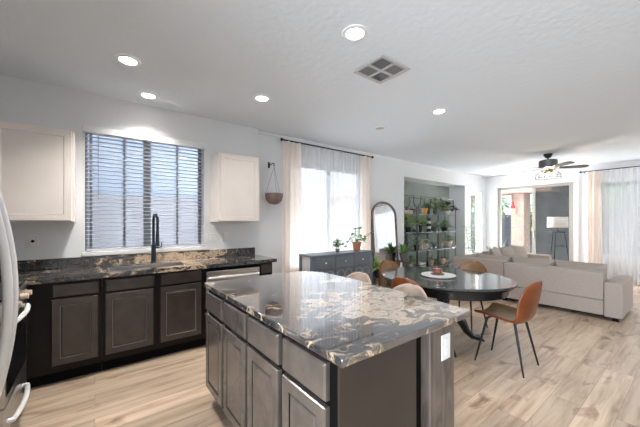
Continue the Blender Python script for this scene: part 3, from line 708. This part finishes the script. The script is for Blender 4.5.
# ------------------------------------------------------------------ plants
def pot_profile(r, h, taper=.72): return [(r * taper, 0), (r, h * .82), (r * 1.08, h * .83), (r * 1.08, h), (r * .92, h), (r * .88, h * .86), (.001, h * .86)]
def plant(name, label, c, r, h, potm, kind, leafm, seed=0, n=16, L=.15, W=.07, group=None, spread=1.0, cat='plant', square=False, tall=.3):
    rg = random.Random(seed); t = thing(name, label, cat, c, 0, group)
    if 40 < seed < 60: L *= 1.2; W *= 1.5
    if square:
        MB().box(c[0] - r, c[0] + r, c[1] - r, c[1] + r, c[2], c[2] + h).build('pot', potm, t, bevel=.006)
    else: MB().lathe(pot_profile(r, h), c, 18).build('pot', potm, t)
    top = Vector(c) + Vector((0, 0, h * .9)); f = MB(); st = MB()
    if kind == 'rosette':
        for i in range(n):
            a_ = i * 2.4; e_ = rg.uniform(.35, 1.4)
            f.leaf(top, (math.cos(a_) * math.cos(e_), math.sin(a_) * math.cos(e_), math.sin(e_)), L * rg.uniform(.8, 1.25), W, .25)
    elif kind == 'bushy':
        for i in range(n):
            a_ = i * 2.4; e_ = rg.uniform(.2, 1.45); q = L * rg.uniform(.5, 1.1) * spread
            d = Vector((math.cos(a_) * math.cos(e_), math.sin(a_) * math.cos(e_), math.sin(e_))); p = top + d * q
            st.tube([top, top + d * q * .5 + Vector((0, 0, .01)), p], .0025, 5)
            f.leaf(p, (d.x, d.y, d.z * .3), L * rg.uniform(.6, 1.0), W, .35)
    elif kind == 'tall':
        for s_ in range(max(1, n // 9)):
            bx = top + Vector((rg.uniform(-.5, .5) * r, rg.uniform(-.5, .5) * r, 0)); hh = tall * rg.uniform(.75, 1.05)
            lean = Vector((rg.uniform(-.12, .12), rg.uniform(-.12, .12), 1)); st.tube([bx, bx + lean * hh * .5, bx + lean * hh], [.006, .005, .003], 6)
            for i in range(9):
                a_ = i * 2.4 + s_; p = bx + lean * hh * (.25 + .75 * i / 8)
                f.leaf(p, (math.cos(a_), math.sin(a_), .45), L * rg.uniform(.7, 1.1), W, .4)
    if 40 < seed < 60:      # shelf plants: nothing grows into the alcove walls
        for mb_ in (f, st):
            for v_ in mb_.v: v_.y = min(v_.y, 4.455); v_.x = max(5.435, min(8.13, v_.x))
    f.build('foliage', leafm, t)
    if st.v: st.build('stems', 'stem', t)
    return t

# vine plant in the terracotta pot on the sideboard
t = thing('vine_plant', 'trailing vine in a terracotta pot on the right end of the sideboard', 'plant', (3.63, 3.68, BZ))
MB().lathe(pot_profile(.078, .15), (3.63, 3.68, BZ + .001), 20).build('pot', 'terracotta', t)
st = MB(); f = MB(); rg = random.Random(11)
def vine(pts, nl, ll=.085, w_=.06):
    nl = int(nl * 1.4); ll *= 1.25; w_ *= 1.35
    pts = [Vector(p) for p in pts]; st.tube(pts, .004, 6)
    for i in range(nl):
        q = (i + .6) / nl * (len(pts) - 1); k_ = min(int(q), len(pts) - 2); p = pts[k_].lerp(pts[k_ + 1], q - k_); a_ = rg.uniform(0, 6.28)
        f.leaf(p, (math.cos(a_), math.sin(a_) * .6, rg.uniform(-.2, .6)), ll * rg.uniform(.8, 1.25), w_, .35)
z = BZ + .13
vine([(3.62, 3.68, z), (3.56, 3.66, z + .14), (3.48, 3.64, z + .16), (3.40, 3.62, z + .08), (3.33, 3.60, z + .02), (3.27, 3.58, z - .04)], 9)
vine([(3.62, 3.68, z), (3.60, 3.68, z + .16), (3.59, 3.68, z + .28)], 5, .08)
vine([(3.63, 3.68, z), (3.66, 3.66, z + .15), (3.70, 3.66, z + .30)], 5, .075)
vine([(3.64, 3.68, z), (3.74, 3.64, z + .06), (3.84, 3.60, z + .15), (3.96, 3.58, z + .19)], 6, .075)
f.build('foliage', 'leaf', t); st.build('vines', 'stem', t)
plant('potted_cutting', 'small green cutting in a grey-blue jar on the sideboard, left of the terracotta pot', (3.17, 3.66, BZ + .001), .035, .055, 'greycer', 'tall', 'leaf', 21, 27, .12, .085, tall=.17)
# black pot on a stand
t = thing('plant_stand', 'thin metal stand holding the black pot beside the sideboard', 'stand', (4.15, 3.66, 0))
MB().tube(arc((4.15, 3.66, .36), .085, 0, 2 * PI * 23 / 24, 24, 'xy'), .006, 6, True).build('ring', 'iron', t)
MB().lathe([(.001, 0), (.082, 0), (.082, .008), (.001, .008)], (4.15, 3.66, .356), 20).build('plate', 'iron', t)
for k_ in range(3):
    a_ = k_ * 2 * PI / 3 + .5
    MB().tube([(4.15 + .085 * math.cos(a_), 3.66 + .085 * math.sin(a_), .37), (4.15 + .11 * math.cos(a_), 3.66 + .11 * math.sin(a_), .0)], .006, 6).build('leg', 'iron', t)
plant('potted_plant', 'bright leafy plant in a black pot between the sideboard and the arched mirror', (4.15, 3.66, .3655), .08, .15, 'blackpot', 'bushy', 'leaf2', 31, 34, .14, .09)
# grey pot on its stand
t = thing('plant_stand', 'pale wooden plant stand holding the grey pot left of the alcove', 'stand', (5.06, 3.76, 0))
MB().lathe([(.10, 0), (.12, .01), (.12, .025), (.001, .025)], (5.06, 3.76, .555), 20).build('plate', 'greywood', t)
for k_ in range(4):
    a_ = k_ * PI / 2 + PI / 4
    MB().tube([(5.06 + .08 * math.cos(a_), 3.76 + .08 * math.sin(a_), .56), (5.06 + .13 * math.cos(a_), 3.76 + .13 * math.sin(a_), .0)], [.013, .009], 8).build('leg', 'greywood', t)
plant('potted_plant', 'spiky green plant in a dark grey pot on a stand left of the alcove', (5.06, 3.76, .5815), .085, .16, 'greycer', 'rosette', 'leaf', 32, 34, .30, .045)
# corner plants by the narrow window
t = plant('potted_bamboo', 'tall thin bright green plant before the narrow window', (8.07, 3.74, .002), .12, .26, 'whitepot', 'tall', 'leaf2', 33, 36, .20, .12, tall=1.2)
plant('potted_agave', 'blue-green spiky plant in the corner behind the sofa pillows', (8.56, 3.46, .002), .15, .34, 'creampot', 'rosette', 'agave', 34, 26, .52, .06)

# ------------------------------------------------------------------ etageres in the alcove
SH = (.27, .695, 1.14, 1.57); EY0, EY1 = 4.10, 4.40
def etagere(label, x0, x1, curve_left, m='greyiron'):
    t = thing('etagere', label, 'shelf', ((x0 + x1) / 2, 4.25, 0)); ztop = 1.985
    for y in (EY0, EY1):
        for x, sgn in ((x0 + .012, 1), (x1 - .012, -1)):
            pts = [(x, y, 0), (x, y, 1.72)] + [(x + sgn * .12 * math.sin(a_ * PI / 2 / 6), y, 1.74 + .15 * (1 - math.cos(a_ * PI / 2 / 6))) for a_ in range(1, 7)] + [(x + sgn * .12, y, ztop)]
            MB().tube(pts, .012, 8).build('post', m, t)
        MB().tube([(x0 + .10, y, ztop), (x1 - .10, y, ztop)], .012, 8).build('top_rail', m, t)
    for z in SH:
        f = MB()
        for y in (EY0, EY1): f.box(x0 + .012, x1 - .012, y - .007, y + .007, z - .016, z - .004)
        for x in (x0 + .012, x1 - .012): f.box(x - .007, x + .007, EY0, EY1, z - .016, z - .004)
        s_ = f.build('shelf', 'palemetal', t)
        MB().box(x0 + .02, x1 - .02, EY0 - .012, EY1 + .012, z - .0035, z + .0035).build('shelf_glass', 'shelfglass', s_)
    return t
etagere('narrow grey metal and glass shelf unit at the left in the alcove', 5.44, 6.02, True)
etagere('grey metal and glass shelf unit in the middle of the alcove', 6.04, 6.92, False)
etagere('grey metal and glass shelf unit at the right in the alcove', 6.94, 7.80, False)
def shx(px, y=4.25):   # place along the shelf
    u = (px - 320) / 293.6; c_, s_ = .6084, .7936
    return y * (c_ + u * s_) / (s_ - u * c_)
def on(z): return z + .0045
z4, z3, z2, z1 = [on(z) for z in (1.57, 1.14, .695, .27)]
one(MB().box(shx(406.5) - .17, shx(406.5) + .16, 4.18, 4.32, z4, z4 + .085), 'planter_box', 'pinkpot', 'pale pink box on the top shelf of the left shelf unit', 'box', bevel=.006)
plant('succulent', 'small round green plant on the top shelf, right of the pale pink box', (shx(412.3), 4.25, z4), .05, .06, 'greycer', 'bushy', 'leaf3', 41, 16, .06, .04)
plant('potted_flower', 'yellow-orange pot with a sprig on the top shelf of the middle unit', (shx(424), 4.25, z4), .085, .15, 'yellow', 'tall', 'leaf', 42, 9, .09, .04, tall=.16)
one(MB().lathe([(.035, 0), (.05, .03), (.05, .10), (.03, .13), (.03, .15)], (shx(420.3), 4.22, z4), 16), 'jar', 'pinkpot', 'small pink jar on the top shelf beside the yellow-orange pot', 'jar')
one(MB().lathe([(.045, 0), (.06, .06), (.055, .17), (.025, .21), (.025, .27)], (shx(427.6), 4.25, z4), 16), 'vase', 'blackpot', 'dark bottle-shaped vase on the top shelf right of the yellow-orange pot', 'vase')
plant('potted_plant', 'bright green leafy plant on the top shelf across the silver shelf post', (shx(435), 4.23, z4), .07, .10, 'greycer', 'bushy', 'leaf2', 43, 30, .17, .08, spread=1.2)
plant('potted_plant', 'dark-leaved plant in a white pot on the top shelf of the right unit', (shx(447.3), 4.25, z4), .075, .11, 'whitepot', 'bushy', 'leafdark', 44, 26, .19, .10)
plant('potted_plant', 'big-leaved green plant on the third shelf of the left unit', (shx(408.5), 4.25, z3), .08, .11, 'blackpot', 'bushy', 'leaf2', 45, 22, .24, .10)
plant('bottle_plant', 'upright green plant in a black bottle on the third shelf of the middle unit', (shx(419.5), 4.22, z3), .045, .21, 'blackpot', 'rosette', 'leaf2', 46, 9, .20, .05)
v = MB()
t = thing('candle_holder', 'black and white banded candle column on the third shelf of the middle unit', 'candle', (shx(428.7), 4.25, z3))
for i in range(5): MB().lathe([(.045, 0), (.052, .01), (.052, .055), (.045, .065)], (shx(428.7), 4.25, z3 + i * .066), 14).build('band', 'whitepot' if i % 2 else 'blackpot', t)
plant('potted_plant', 'low dark green plant left of the silver post on the third shelf', (shx(433.5), 4.25, z3), .07, .09, 'greycer', 'bushy', 'leaf3', 47, 22, .11, .06)
plant('potted_plant', 'green plant in a black bowl on the third shelf of the right unit', (shx(444.5), 4.25, z3), .09, .09, 'blackpot', 'bushy', 'leaf', 48, 26, .14, .07)
plant('potted_plant', 'spreading green plant on the second shelf left of the small print', (shx(415), 4.2, z2), .07, .13, 'blackpot', 'bushy', 'leaf3', 49, 26, .24, .08, spread=1.3)
t = thing('framed_print', 'small tan print in a pale frame on the second shelf of the middle unit', 'picture', (shx(424.3), 4.24, z2))
x = shx(424.3); MB().box(x - .14, x + .14, 4.23, 4.25, z2, z2 + .25).build('frame', 'paper', t, bevel=.003); MB().box(x - .10, x + .10, 4.226, 4.2295, z2 + .035, z2 + .215).build('print', 'picture', t)
plant('succulent', 'tiny upright green succulent on the second shelf right of the small print', (shx(433.5), 4.25, z2), .04, .05, 'greycer', 'rosette', 'agave', 50, 12, .12, .03)
one(MB().lathe(pot_profile(.06, .12), (shx(441.3), 4.27, z2), 18), 'pot', 'pinkpot', 'empty pale pink pot on the second shelf behind the cream pot', 'pot')
plant('potted_plant', 'green plant in a cream pot on the second shelf of the right unit', (shx(447), 4.22, z2), .10, .17, 'creampot', 'bushy', 'leaf', 51, 22, .11, .05)
plant('potted_plant', 'small plant in a cream pot on the lowest shelf of the middle unit', (shx(430), 4.22, z1), .075, .15, 'creampot', 'bushy', 'leaf', 52, 16, .08, .04)
plant('succulent', 'low green plant on the lowest shelf left of the silver post', (shx(435), 4.25, z1), .05, .05, 'greycer', 'rosette', 'leaf', 53, 16, .14, .03)
plant('succulent', 'small plant in a tan pot on the lowest shelf of the right unit, left one', (shx(441), 4.22, z1), .095, .14, 'creampot', 'rosette', 'leaf', 54, 10, .08, .04)
plant('succulent', 'tiny plant in a tan pot on the lowest shelf of the right unit, right one', (shx(446), 4.25, z1), .06, .09, 'creampot', 'rosette', 'leaf3', 55, 10, .07, .03)
plant('potted_plant', 'leafy plant on the lowest shelf of the left unit', (shx(409.5), 4.25, z1), .07, .12, 'whitepot', 'bushy', 'leaf', 56, 20, .13, .06)
for i, (m, hh) in enumerate((('paper', .035), ('slate', .03), ('whitepot', .04))):
    zz = z1 + sum((.035, .03, .04)[:i]) + .0005 * i
    one(MB().box(shx(420) - .13 + .01 * i, shx(420) + .12, 4.17, 4.34, zz, zz + hh), 'book', m, ['pale book at the bottom of the stack on the lowest shelf', 'slate blue book in the middle of the stack on the lowest shelf', 'white book on top of the stack on the lowest shelf'][i], 'book', 'books on the lowest shelf', bevel=.003)

# ------------------------------------------------------------------ dining table
TX, TY = 3.22, 1.85
t = thing('dining_table', 'black oval pedestal dining table with a dark grey stone-look top', 'table', (TX, TY, 0))
def sup(ax, ay, n=56, e=2.0):
    out = []
    for i in range(n):
        a_ = 2 * PI * i / n; c_, s_ = math.cos(a_), math.sin(a_)
        out.append((TX + ax * math.copysign(abs(c_) ** (2 / e), c_), TY + ay * math.copysign(abs(s_) ** (2 / e), s_)))
    return out
MB().prism(sup(.665, .735), .728, .752).build('tabletop', 'tabletop', t, bevel=.008, segs=3)
MB().prism(sup(.64, .71), .700, .7275).build('edge_band', 'tableblack', t, bevel=.010)
MB().prism(sup(.585, .66), .625, .6995).build('apron', 'tableblack', t, bevel=.004)
MB().lathe([(.10, .62), (.11, .58), (.075, .54), (.06, .46), (.10, .38), (.115, .32), (.08, .24), (.10, .20), (.11, .16), (.001, .16)][::-1], (TX, TY, 0), 20).build('pedestal', 'tableblack', t)
for sx in (-1, 1):
    for sy in (-1, 1):
        d = Vector((sx * .75, sy * .68, 0)).normalized(); c_ = Vector((TX, TY, 0))
        P = [c_ + d * r_ + Vector((0, 0, z_)) for r_, z_ in ((.05, .30), (.14, .30), (.22, .22), (.27, .12), (.33, .06), (.40, .045), (.44, .03))]
        lg = MB().tube(P, [.05, .055, .05, .04, .032, .035, .02], 10).build('leg', 'tableblack', t)
        cl = MB()
        for k_ in (-1, 0, 1):
            q = c_ + d * .40; s_ = Vector((-d.y, d.x, 0)) * k_ * .022
            cl.tube([q + s_ * .6 + Vector((0, 0, .05)), q + d * .03 + s_ + Vector((0, 0, .035)), q + d * .055 + s_ * 1.2 + Vector((0, 0, .012))], [.016, .015, .010], 8)
        cl.build('claw_foot', 'tableblack', lg)

one(MB().lathe([(.16, 0), (.185, .006), (.19, .016), (.188, .020), (.001, .020)], (3.16, 1.87, .7535), 40), 'serving_board', 'marble', 'round white marble board on the dining table', 'tray')
one(MB().lathe([(.07, 0), (.075, .004), (.075, .010), (.001, .010)], (3.15, 1.87, .7745), 24), 'coaster', 'coaster', 'dark round coaster on the white marble board', 'coaster')
t = thing('candle_dish', 'pinkish red candle in a low glass on the white marble board', 'candle', (3.15, 1.87, .785))
MB().lathe([(.04, 0), (.050, .01), (.052, .055), (.001, .055)], (3.15, 1.87, .786), 20).build('wax', 'reddish', t)
MB().lathe([(.053, 0), (.056, .01), (.058, .075)], (3.15, 1.87, .7855), 20, False).build('glass', 'shelfglass', t)

# ------------------------------------------------------------------ chairs (local: faces +Y)
def shell_pt(u, s):
    """u across -1..1, s 0 front of the seat .. 1 top of the back."""
    P = [(.225, .455, .215), (.16, .462, .228), (.05, .452, .235), (-.06, .440, .235), (-.14, .445, .232), (-.19, .485, .228), (-.215, .55, .222), (-.235, .63, .215), (-.25, .71, .20), (-.262, .78, .165), (-.268, .825, .10), (-.270, .838, .03)]
    q = s * (len(P) - 1); k = min(int(q), len(P) - 2); f = q - k
    def cr(i): return P[max(0, min(len(P) - 1, i))]
    def cat(j):
        a_, b_, c_, d_ = cr(k - 1)[j], cr(k)[j], cr(k + 1)[j], cr(k + 2)[j]
        return .5 * (2 * b_ + (c_ - a_) * f + (2 * a_ - 5 * b_ + 4 * c_ - d_) * f * f + (3 * b_ - a_ - 3 * c_ + d_) * f ** 3)
    y, z, w_ = cat(0), cat(1), max(.012, cat(2))
    lift = abs(u) ** 2.4
    back = max(0, min(1, (s - .30) / .35))
    return Vector((u * w_, y + lift * (.085 * back) * (w_ / .22), z + lift * .05 * (1 - back)))
def chair(name, label, rot, loc, outer='leather', inner='leather_gloss', legz=None, zs=1.0, lm='iron', group=None, cat='chair'):
    t = thing(name, label, cat, loc, rot, group)
    W = Matrix.Translation(Vector(loc)) @ Matrix.Rotation(rot, 4, 'Z')
    up = Vector((0, 0, legz or 0))
    o = MB().grid(lambda a_, b_: W @ (shell_pt(a_ * 2 - 1, b_) + up), 17, 30).build('seat_shell', outer, t, solid=.018, sub=1)
    def inn(a_, b_):
        u = (a_ * 2 - 1) * .955; s_ = .015 + b_ * .965; p = shell_pt(u, s_); e = .002
        n = (shell_pt(u + e, s_) - shell_pt(u - e, s_)).cross(shell_pt(u, min(1, s_ + e)) - shell_pt(u, s_ - e))
        n = n.normalized() if n.length > 1e-9 else Vector((0, 0, 1))
        return W @ (p - n * .0125 + up)
    MB().grid(inn, 17, 30).build('seat_pad', inner, t, solid=.006, sub=1)
    h = .44 + up.z
    for sx in (-1, 1):
        for sy, yy in ((1, .13), (-1, -.11)):
            MB().tube([W @ Vector((sx * .13, yy, h)), W @ Vector((sx * .19, yy + sy * .09, .0))], [.013, .008], 8).build('leg', lm, t)
    MB().tube([W @ Vector((-.14, .13, h - .005)), W @ Vector((.14, .13, h - .005))], .009, 8).tube([W @ Vector((-.14, -.11, h - .005)), W @ Vector((.14, -.11, h - .005))], .009, 8).build('seat_frame', lm, t)
    if legz:
        z = .22; k = .5 + z
        MB().tube([W @ Vector((sx * .172, sy * .165 + .01, z)) for sx, sy in ((-1, -1), (1, -1), (1, 1), (-1, 1))], .008, 8, True).build('footrest', lm, t)
    return t
chair('dining_chair', 'cognac leather dining chair at the near end of the table, closest to the camera', 0, (3.20, 1.165, 0))
chair('dining_chair', 'brown leather dining chair on the sofa side of the dining table', PI / 2, (3.86, 1.90, 0))
chair('dining_chair', 'brown leather dining chair at the far end of the table, near the arched mirror', PI - .15, (3.22, 2.46, 0))
chair('dining_chair', 'cognac leather dining chair showing its back just over the right-hand beige counter stool', -PI / 2, (2.63, 1.78, 0))
chair('counter_stool', 'beige suede stool back by the rounded corner of the island, left of the two', PI / 2, (1.77, 1.985, 0), 'suede', 'suede', .055, cat='stool')
chair('counter_stool', 'beige suede stool back at the middle of the island, right of the two', PI / 2, (1.77, 1.42, 0), 'suede', 'suede', .035, cat='stool')

# ------------------------------------------------------------------ sofa
t = thing('sectional_sofa', 'large oatmeal sectional sofa with its back to the dining table', 'sofa', (6.6, 1.9, 0))
SXB = 5.69
def soft(x0, x1, y0, y1, z0, z1, name, m='sofa', bevel=.03): return MB().box(x0, x1, y0, y1, z0, z1).build(name, m, t, bevel=bevel, segs=3)
for x, y in ((5.75, .74), (6.58, .74), (5.75, 2.95), (7.8, 2.1), (7.8, 2.95), (5.75, 2.13)): MB().box(x - .03, x + .03, y - .03, y + .03, .0, .05).build('foot', 'black', t)
MB().box(SXB + .02, 6.62, .70, 3.02, .045, .06).build('plinth', 'black', t)
soft(SXB, 6.62, .855, 2.13, .06, .27, 'base', bevel=.012); soft(SXB, 6.62, 2.135, 3.04, .06, .27, 'base', bevel=.012)
soft(6.625, 7.70, 2.05, 3.04, .06, .30, 'base', bevel=.012)
soft(SXB, 5.93, .855, 2.128, .272, .665, 'back', bevel=.02); soft(SXB, 5.93, 2.134, 3.04, .272, .69, 'back', bevel=.02)
soft(5.935, 7.70, 2.82, 3.04, .302, .69, 'back', bevel=.02)
soft(SXB - .005, 6.67, .665, .85, .05, .535, 'arm', bevel=.015); soft(7.705, 7.90, 2.0, 3.04, .05, .665, 'arm', bevel=.02)
for y0, y1 in ((.86, 1.485), (1.49, 2.125), (2.13, 2.80)): soft(5.94, 6.64, y0, y1, .272, .45, 'seat_cushion', bevel=.05)
soft(6.645, 7.69, 2.06, 2.81, .305, .45, 'seat_cushion', bevel=.05)
def cush(c, size, rot, name, m, parent, p=2.6):
    mb = MB(); hx, hy, hz = [k / 2 for k in size]; n = 14
    def f(sgn):
        def g(u, v):
            a_, b_ = u * 2 - 1, v * 2 - 1; h_ = (max(0, 1 - abs(a_) ** p) * max(0, 1 - abs(b_) ** p)) ** .5
            e = 1 - .05 * (1 - abs(a_) ** 2) * (abs(b_) ** 2); e2 = 1 - .05 * (1 - abs(b_) ** 2) * (abs(a_) ** 2)
            return Vector(c) + rot @ Vector((a_ * hx * e2, sgn * hy * h_, b_ * hz * e))
        return g
    mb.grid(f(1), n, n); mb.grid(f(-1), n, n)
    return mb.build(name, m, parent, sub=1)
for y0, y1, z in ((.87, 1.485, .775), (1.49, 2.125, .785), (2.13, 2.74, .79)):
    R = Matrix.Rotation(PI / 2, 3, 'Z') @ Matrix.Rotation(math.radians(-14), 3, 'X')
    cush((6.06, (y0 + y1) / 2, .565), (y1 - y0 + .03, .30, .40), R, 'back_cushion', 'cushion', t, 4.5)
for x0, x1 in ((6.35, 7.0), (7.02, 7.68)):
    cush(((x0 + x1) / 2, 2.76, .60), (x1 - x0 + .03, .26, .36), Matrix.Rotation(math.radians(12), 3, 'X'), 'back_cushion', 'cushion', t, 4.5)
for i, (x, y, ry) in enumerate(((6.36, 2.50, .25), (6.86, 2.47, -.1), (7.32, 2.44, -.3))):
    R = Matrix.Rotation(ry, 3, 'Z') @ Matrix.Rotation(math.radians(-18), 3, 'X') @ Matrix.Rotation(.12 * (i - 1), 3, 'Y')
    pl = cush((x, y, .665), (.46, .20, .43), R, 'throw_pillow', 'pillow', None)
    tag(pl, ['grey-beige throw pillow leaning in the sofa corner, leftmost of three', 'grey-beige throw pillow in the middle of three on the sofa', 'grey-beige throw pillow nearest the sliding door, rightmost of three'][i], 'pillow', 'throw pillows on the sofa')

# ------------------------------------------------------------------ floor lamp, far curtains
lx, ly = 9.0, 2.17
t = thing('floor_lamp', 'black tripod floor lamp with a white drum shade before the dark door panel', 'lamp', (lx, ly, 0))
MB().lathe([(.205, 0), (.20, .26)], (lx, ly, 1.245), 32, False).build('lamp_shade', 'lampshade', t, solid=.004)
MB().tube([(lx, ly, 1.14), (lx, ly, 1.47)], .012, 8).build('stem', 'iron', t)
MB().lathe([(.17, 0), (.17, .012), (.001, .012)], (lx, ly, 1.13), 24).build('top_plate', 'iron', t)
MB().tube(arc((lx, ly, .80), .172, 0, 2 * PI * 23 / 24, 24, 'xy'), .006, 6, True).build('brace_ring', 'iron', t)
for k_ in range(3):
    a_ = k_ * 2 * PI / 3 + .55
    MB().tube([(lx + .13 * math.cos(a_), ly + .13 * math.sin(a_), 1.135), (lx + .27 * math.cos(a_), ly + .27 * math.sin(a_), 0)], .011, 8).build('leg', 'iron', t)
FX = XF - .13; FZ = 2.585
rod('curtain_rod', 'black curtain rod above the far window', (FX, 1.80, FZ), (FX, -.95, FZ), 'y', XF - .002, (1.74, -.85))
curtain('drape', cloth(1.43, 1.72, .02, FZ - .013, FX, 2.7, .07, 5, .12, 'y'), 'drape', 'beige linen drape between the sliding door and the far window', 'curtain')
curtain('drape', cloth(-.9, -.66, .02, FZ - .013, FX, 4, .035, 8, .1, 'y'), 'drape', 'beige linen drape at the right end of the far window rod', 'curtain')
curtain('sheer_curtain', cloth(.36, 1.42, .02, FZ - .013, FX + .004, 9, .022, 6, 0, 'y'), 'sheer', 'white sheer curtain over the far window, beside the beige drape', 'curtain')
curtain('sheer_curtain', cloth(-.65, .35, .02, FZ - .013, FX + .004, 9, .022, 7, 0, 'y'), 'sheer', 'white sheer curtain at the right end of the far window rod', 'curtain')

# ------------------------------------------------------------------ ceiling: downlights, vent, fan
LL = ['bright recessed ceiling light left of the kitchen window blind', 'bright recessed ceiling light close to the kitchen window wall', 'bright recessed ceiling light before the right wall cabinet',
      'large bright recessed ceiling light above the island, near the air vent', 'bright recessed ceiling light over the dining table', 'dim recessed ceiling light before the dining window']
for i, (x, y) in enumerate(((.22, 2.937), (.455, 3.62), (1.454, 2.943), (1.485, 1.523), (3.346, 1.968), (3.273, 2.843))):
    t = thing('recessed_light', LL[i], 'ceiling light', (x, y, H), 0, 'recessed ceiling lights')
    MB().lathe([(.062, -.001), (.066, -.010), (.090, -.006), (.094, -.001)], (x, y, H), 28, False).build('trim_ring', 'trim', t)
    MB().lathe([(.001, -.005), (.064, -.005), (.064, -.001), (.001, -.001)], (x, y, H), 28).build('lens', 'downlight' if i < 5 else 'lensoff', t)
    if i < 5:
        l = light('downlight_bulb', 'SPOT', (0, 0, -.02), (52, 22, 16, 22, 24)[i], (1, 0.96, 0.91), parent=t, spot_size=2.1, spot_blend=.8, shadow_soft_size=.06)
t = thing('air_vent', 'white square ceiling air vent with four louvred quarters', 'vent', (2.02, 1.75, H))
V0, V1, U0, U1 = 1.845, 2.215, 1.575, 1.925
MB().box(V0, V1, U0, U0 + .03, H - .012, H - .001).box(V0, V1, U1 - .03, U1, H - .012, H - .001).box(V0, V0 + .03, U0 + .03, U1 - .03, H - .012, H - .001).box(V1 - .03, V1, U0 + .03, U1 - .03, H - .012, H - .001).build('frame', 'ventwhite', t, bevel=.003)
xm, ym = (V0 + V1) / 2, (U0 + U1) / 2
MB().box(xm - .01, xm + .01, U0 + .03, U1 - .03, H - .012, H - .001).box(V0 + .03, xm - .01, ym - .01, ym + .01, H - .012, H - .001).box(xm + .01, V1 - .03, ym - .01, ym + .01, H - .012, H - .001).build('cross_bar', 'ventwhite', t)
MB().box(V0 + .03, V1 - .03, U0 + .03, U1 - .03, H - .003, H - .001).build('duct', 'ventdark', t)
for i, (x0, x1, y0, y1) in enumerate(((V0 + .03, xm - .01, U0 + .03, ym - .01), (xm + .01, V1 - .03, U0 + .03, ym - .01), (V0 + .03, xm - .01, ym + .01, U1 - .03), (xm + .01, V1 - .03, ym + .01, U1 - .03))):
    lv = MB()
    for k_ in range(6):
        f_ = (k_ + .5) / 6
        if i in (0, 3): lv.obox((x0 + (x1 - x0) * f_, (y0 + y1) / 2, H - .008), (.015, y1 - y0, .002), Matrix.Rotation(-.5, 3, 'Y'))
        else: lv.obox(((x0 + x1) / 2, y0 + (y1 - y0) * f_, H - .008), (x1 - x0, .011, .002), Matrix.Rotation(.35, 3, 'X'))
    lv.build('louver', 'ventwhite', t, smooth=False)

fx, fy = 7.19, 1.886
t = thing('ceiling_fan', 'dark five-blade ceiling fan with a caged light over the sofa', 'ceiling fan', (fx, fy, H))
MB().lathe([(.001, 0), (.075, 0), (.075, -.02), (.05, -.07), (.018, -.085)][::-1], (fx, fy, H - .001), 24).build('canopy', 'iron', t)
MB().tube([(fx, fy, H - .08), (fx, fy, 2.60)], .014, 10).build('downrod', 'iron', t)
MB().lathe([(.001, 2.445), (.11, 2.445), (.155, 2.46), (.155, 2.60), (.14, 2.615), (.03, 2.62)], (fx, fy, 0), 28).build('motor_housing', 'fanbronze', t)
for k_ in range(5):
    a_ = .21 + k_ * 2 * PI / 5; Rz = Matrix.Rotation(a_, 3, 'Z') @ Matrix.Rotation(math.radians(-11), 3, 'X')
    pl = [(.18, -.045), (.30, -.062), (.54, -.070), (.60, -.060), (.635, -.03), (.635, .03), (.60, .060), (.54, .070), (.30, .062), (.18, .045)]
    n_ = len(pl); vs = [Vector((fx, fy, 2.455)) + Rz @ Vector((x, y, z)) for z in (-.005, .005) for x, y in pl]
    b = MB().add(vs, [tuple(range(n_))[::-1], tuple(range(n_, 2 * n_))] + [(i, (i + 1) % n_, n_ + (i + 1) % n_, n_ + i) for i in range(n_)]).build('blade', 'fanwood', t, smooth=False)
    MB().obox(Vector((fx, fy, 2.447)) + Rz @ Vector((.17, 0, 0)), (.16, .035, .006), Rz).build('blade_iron', 'fanbronze', b)
cg = MB()
for z, r in ((2.40, .13), (2.33, .20), (2.26, .215)): cg.tube(arc((fx, fy, z), r, 0, 2 * PI * 31 / 32, 32, 'xy'), .005, 6, True)
for k_ in range(12):
    a_ = k_ * PI / 6; cg.tube([(fx + r * math.cos(a_), fy + r * math.sin(a_), z) for r, z in ((.10, 2.43), (.13, 2.40), (.20, 2.33), (.215, 2.26))], .003, 5)
cg.build('light_cage', 'greyiron', t)
MB().tube([(fx, fy, 2.45), (fx, fy, 2.36)], .03, 12).build('light_stem', 'fanbronze', t)
for k_ in range(4):
    a_ = k_ * PI / 2 + .4; p = Vector((fx + .09 * math.cos(a_), fy + .09 * math.sin(a_), 2.335))
    MB().tube([(fx, fy, 2.38), (p.x, p.y, 2.38)], .010, 8).tube([(p.x, p.y, 2.385), (p.x, p.y, 2.36)], .016, 10).build('socket', 'iron', t)
    MB().sphere(p, .032, 12, sz=1.2).build('bulb', 'bulb', t)
light('fan_bulb_light', 'POINT', (0, 0, -.385), 12, (1, 0.80, 0.58), parent=t, shadow_soft_size=.05)
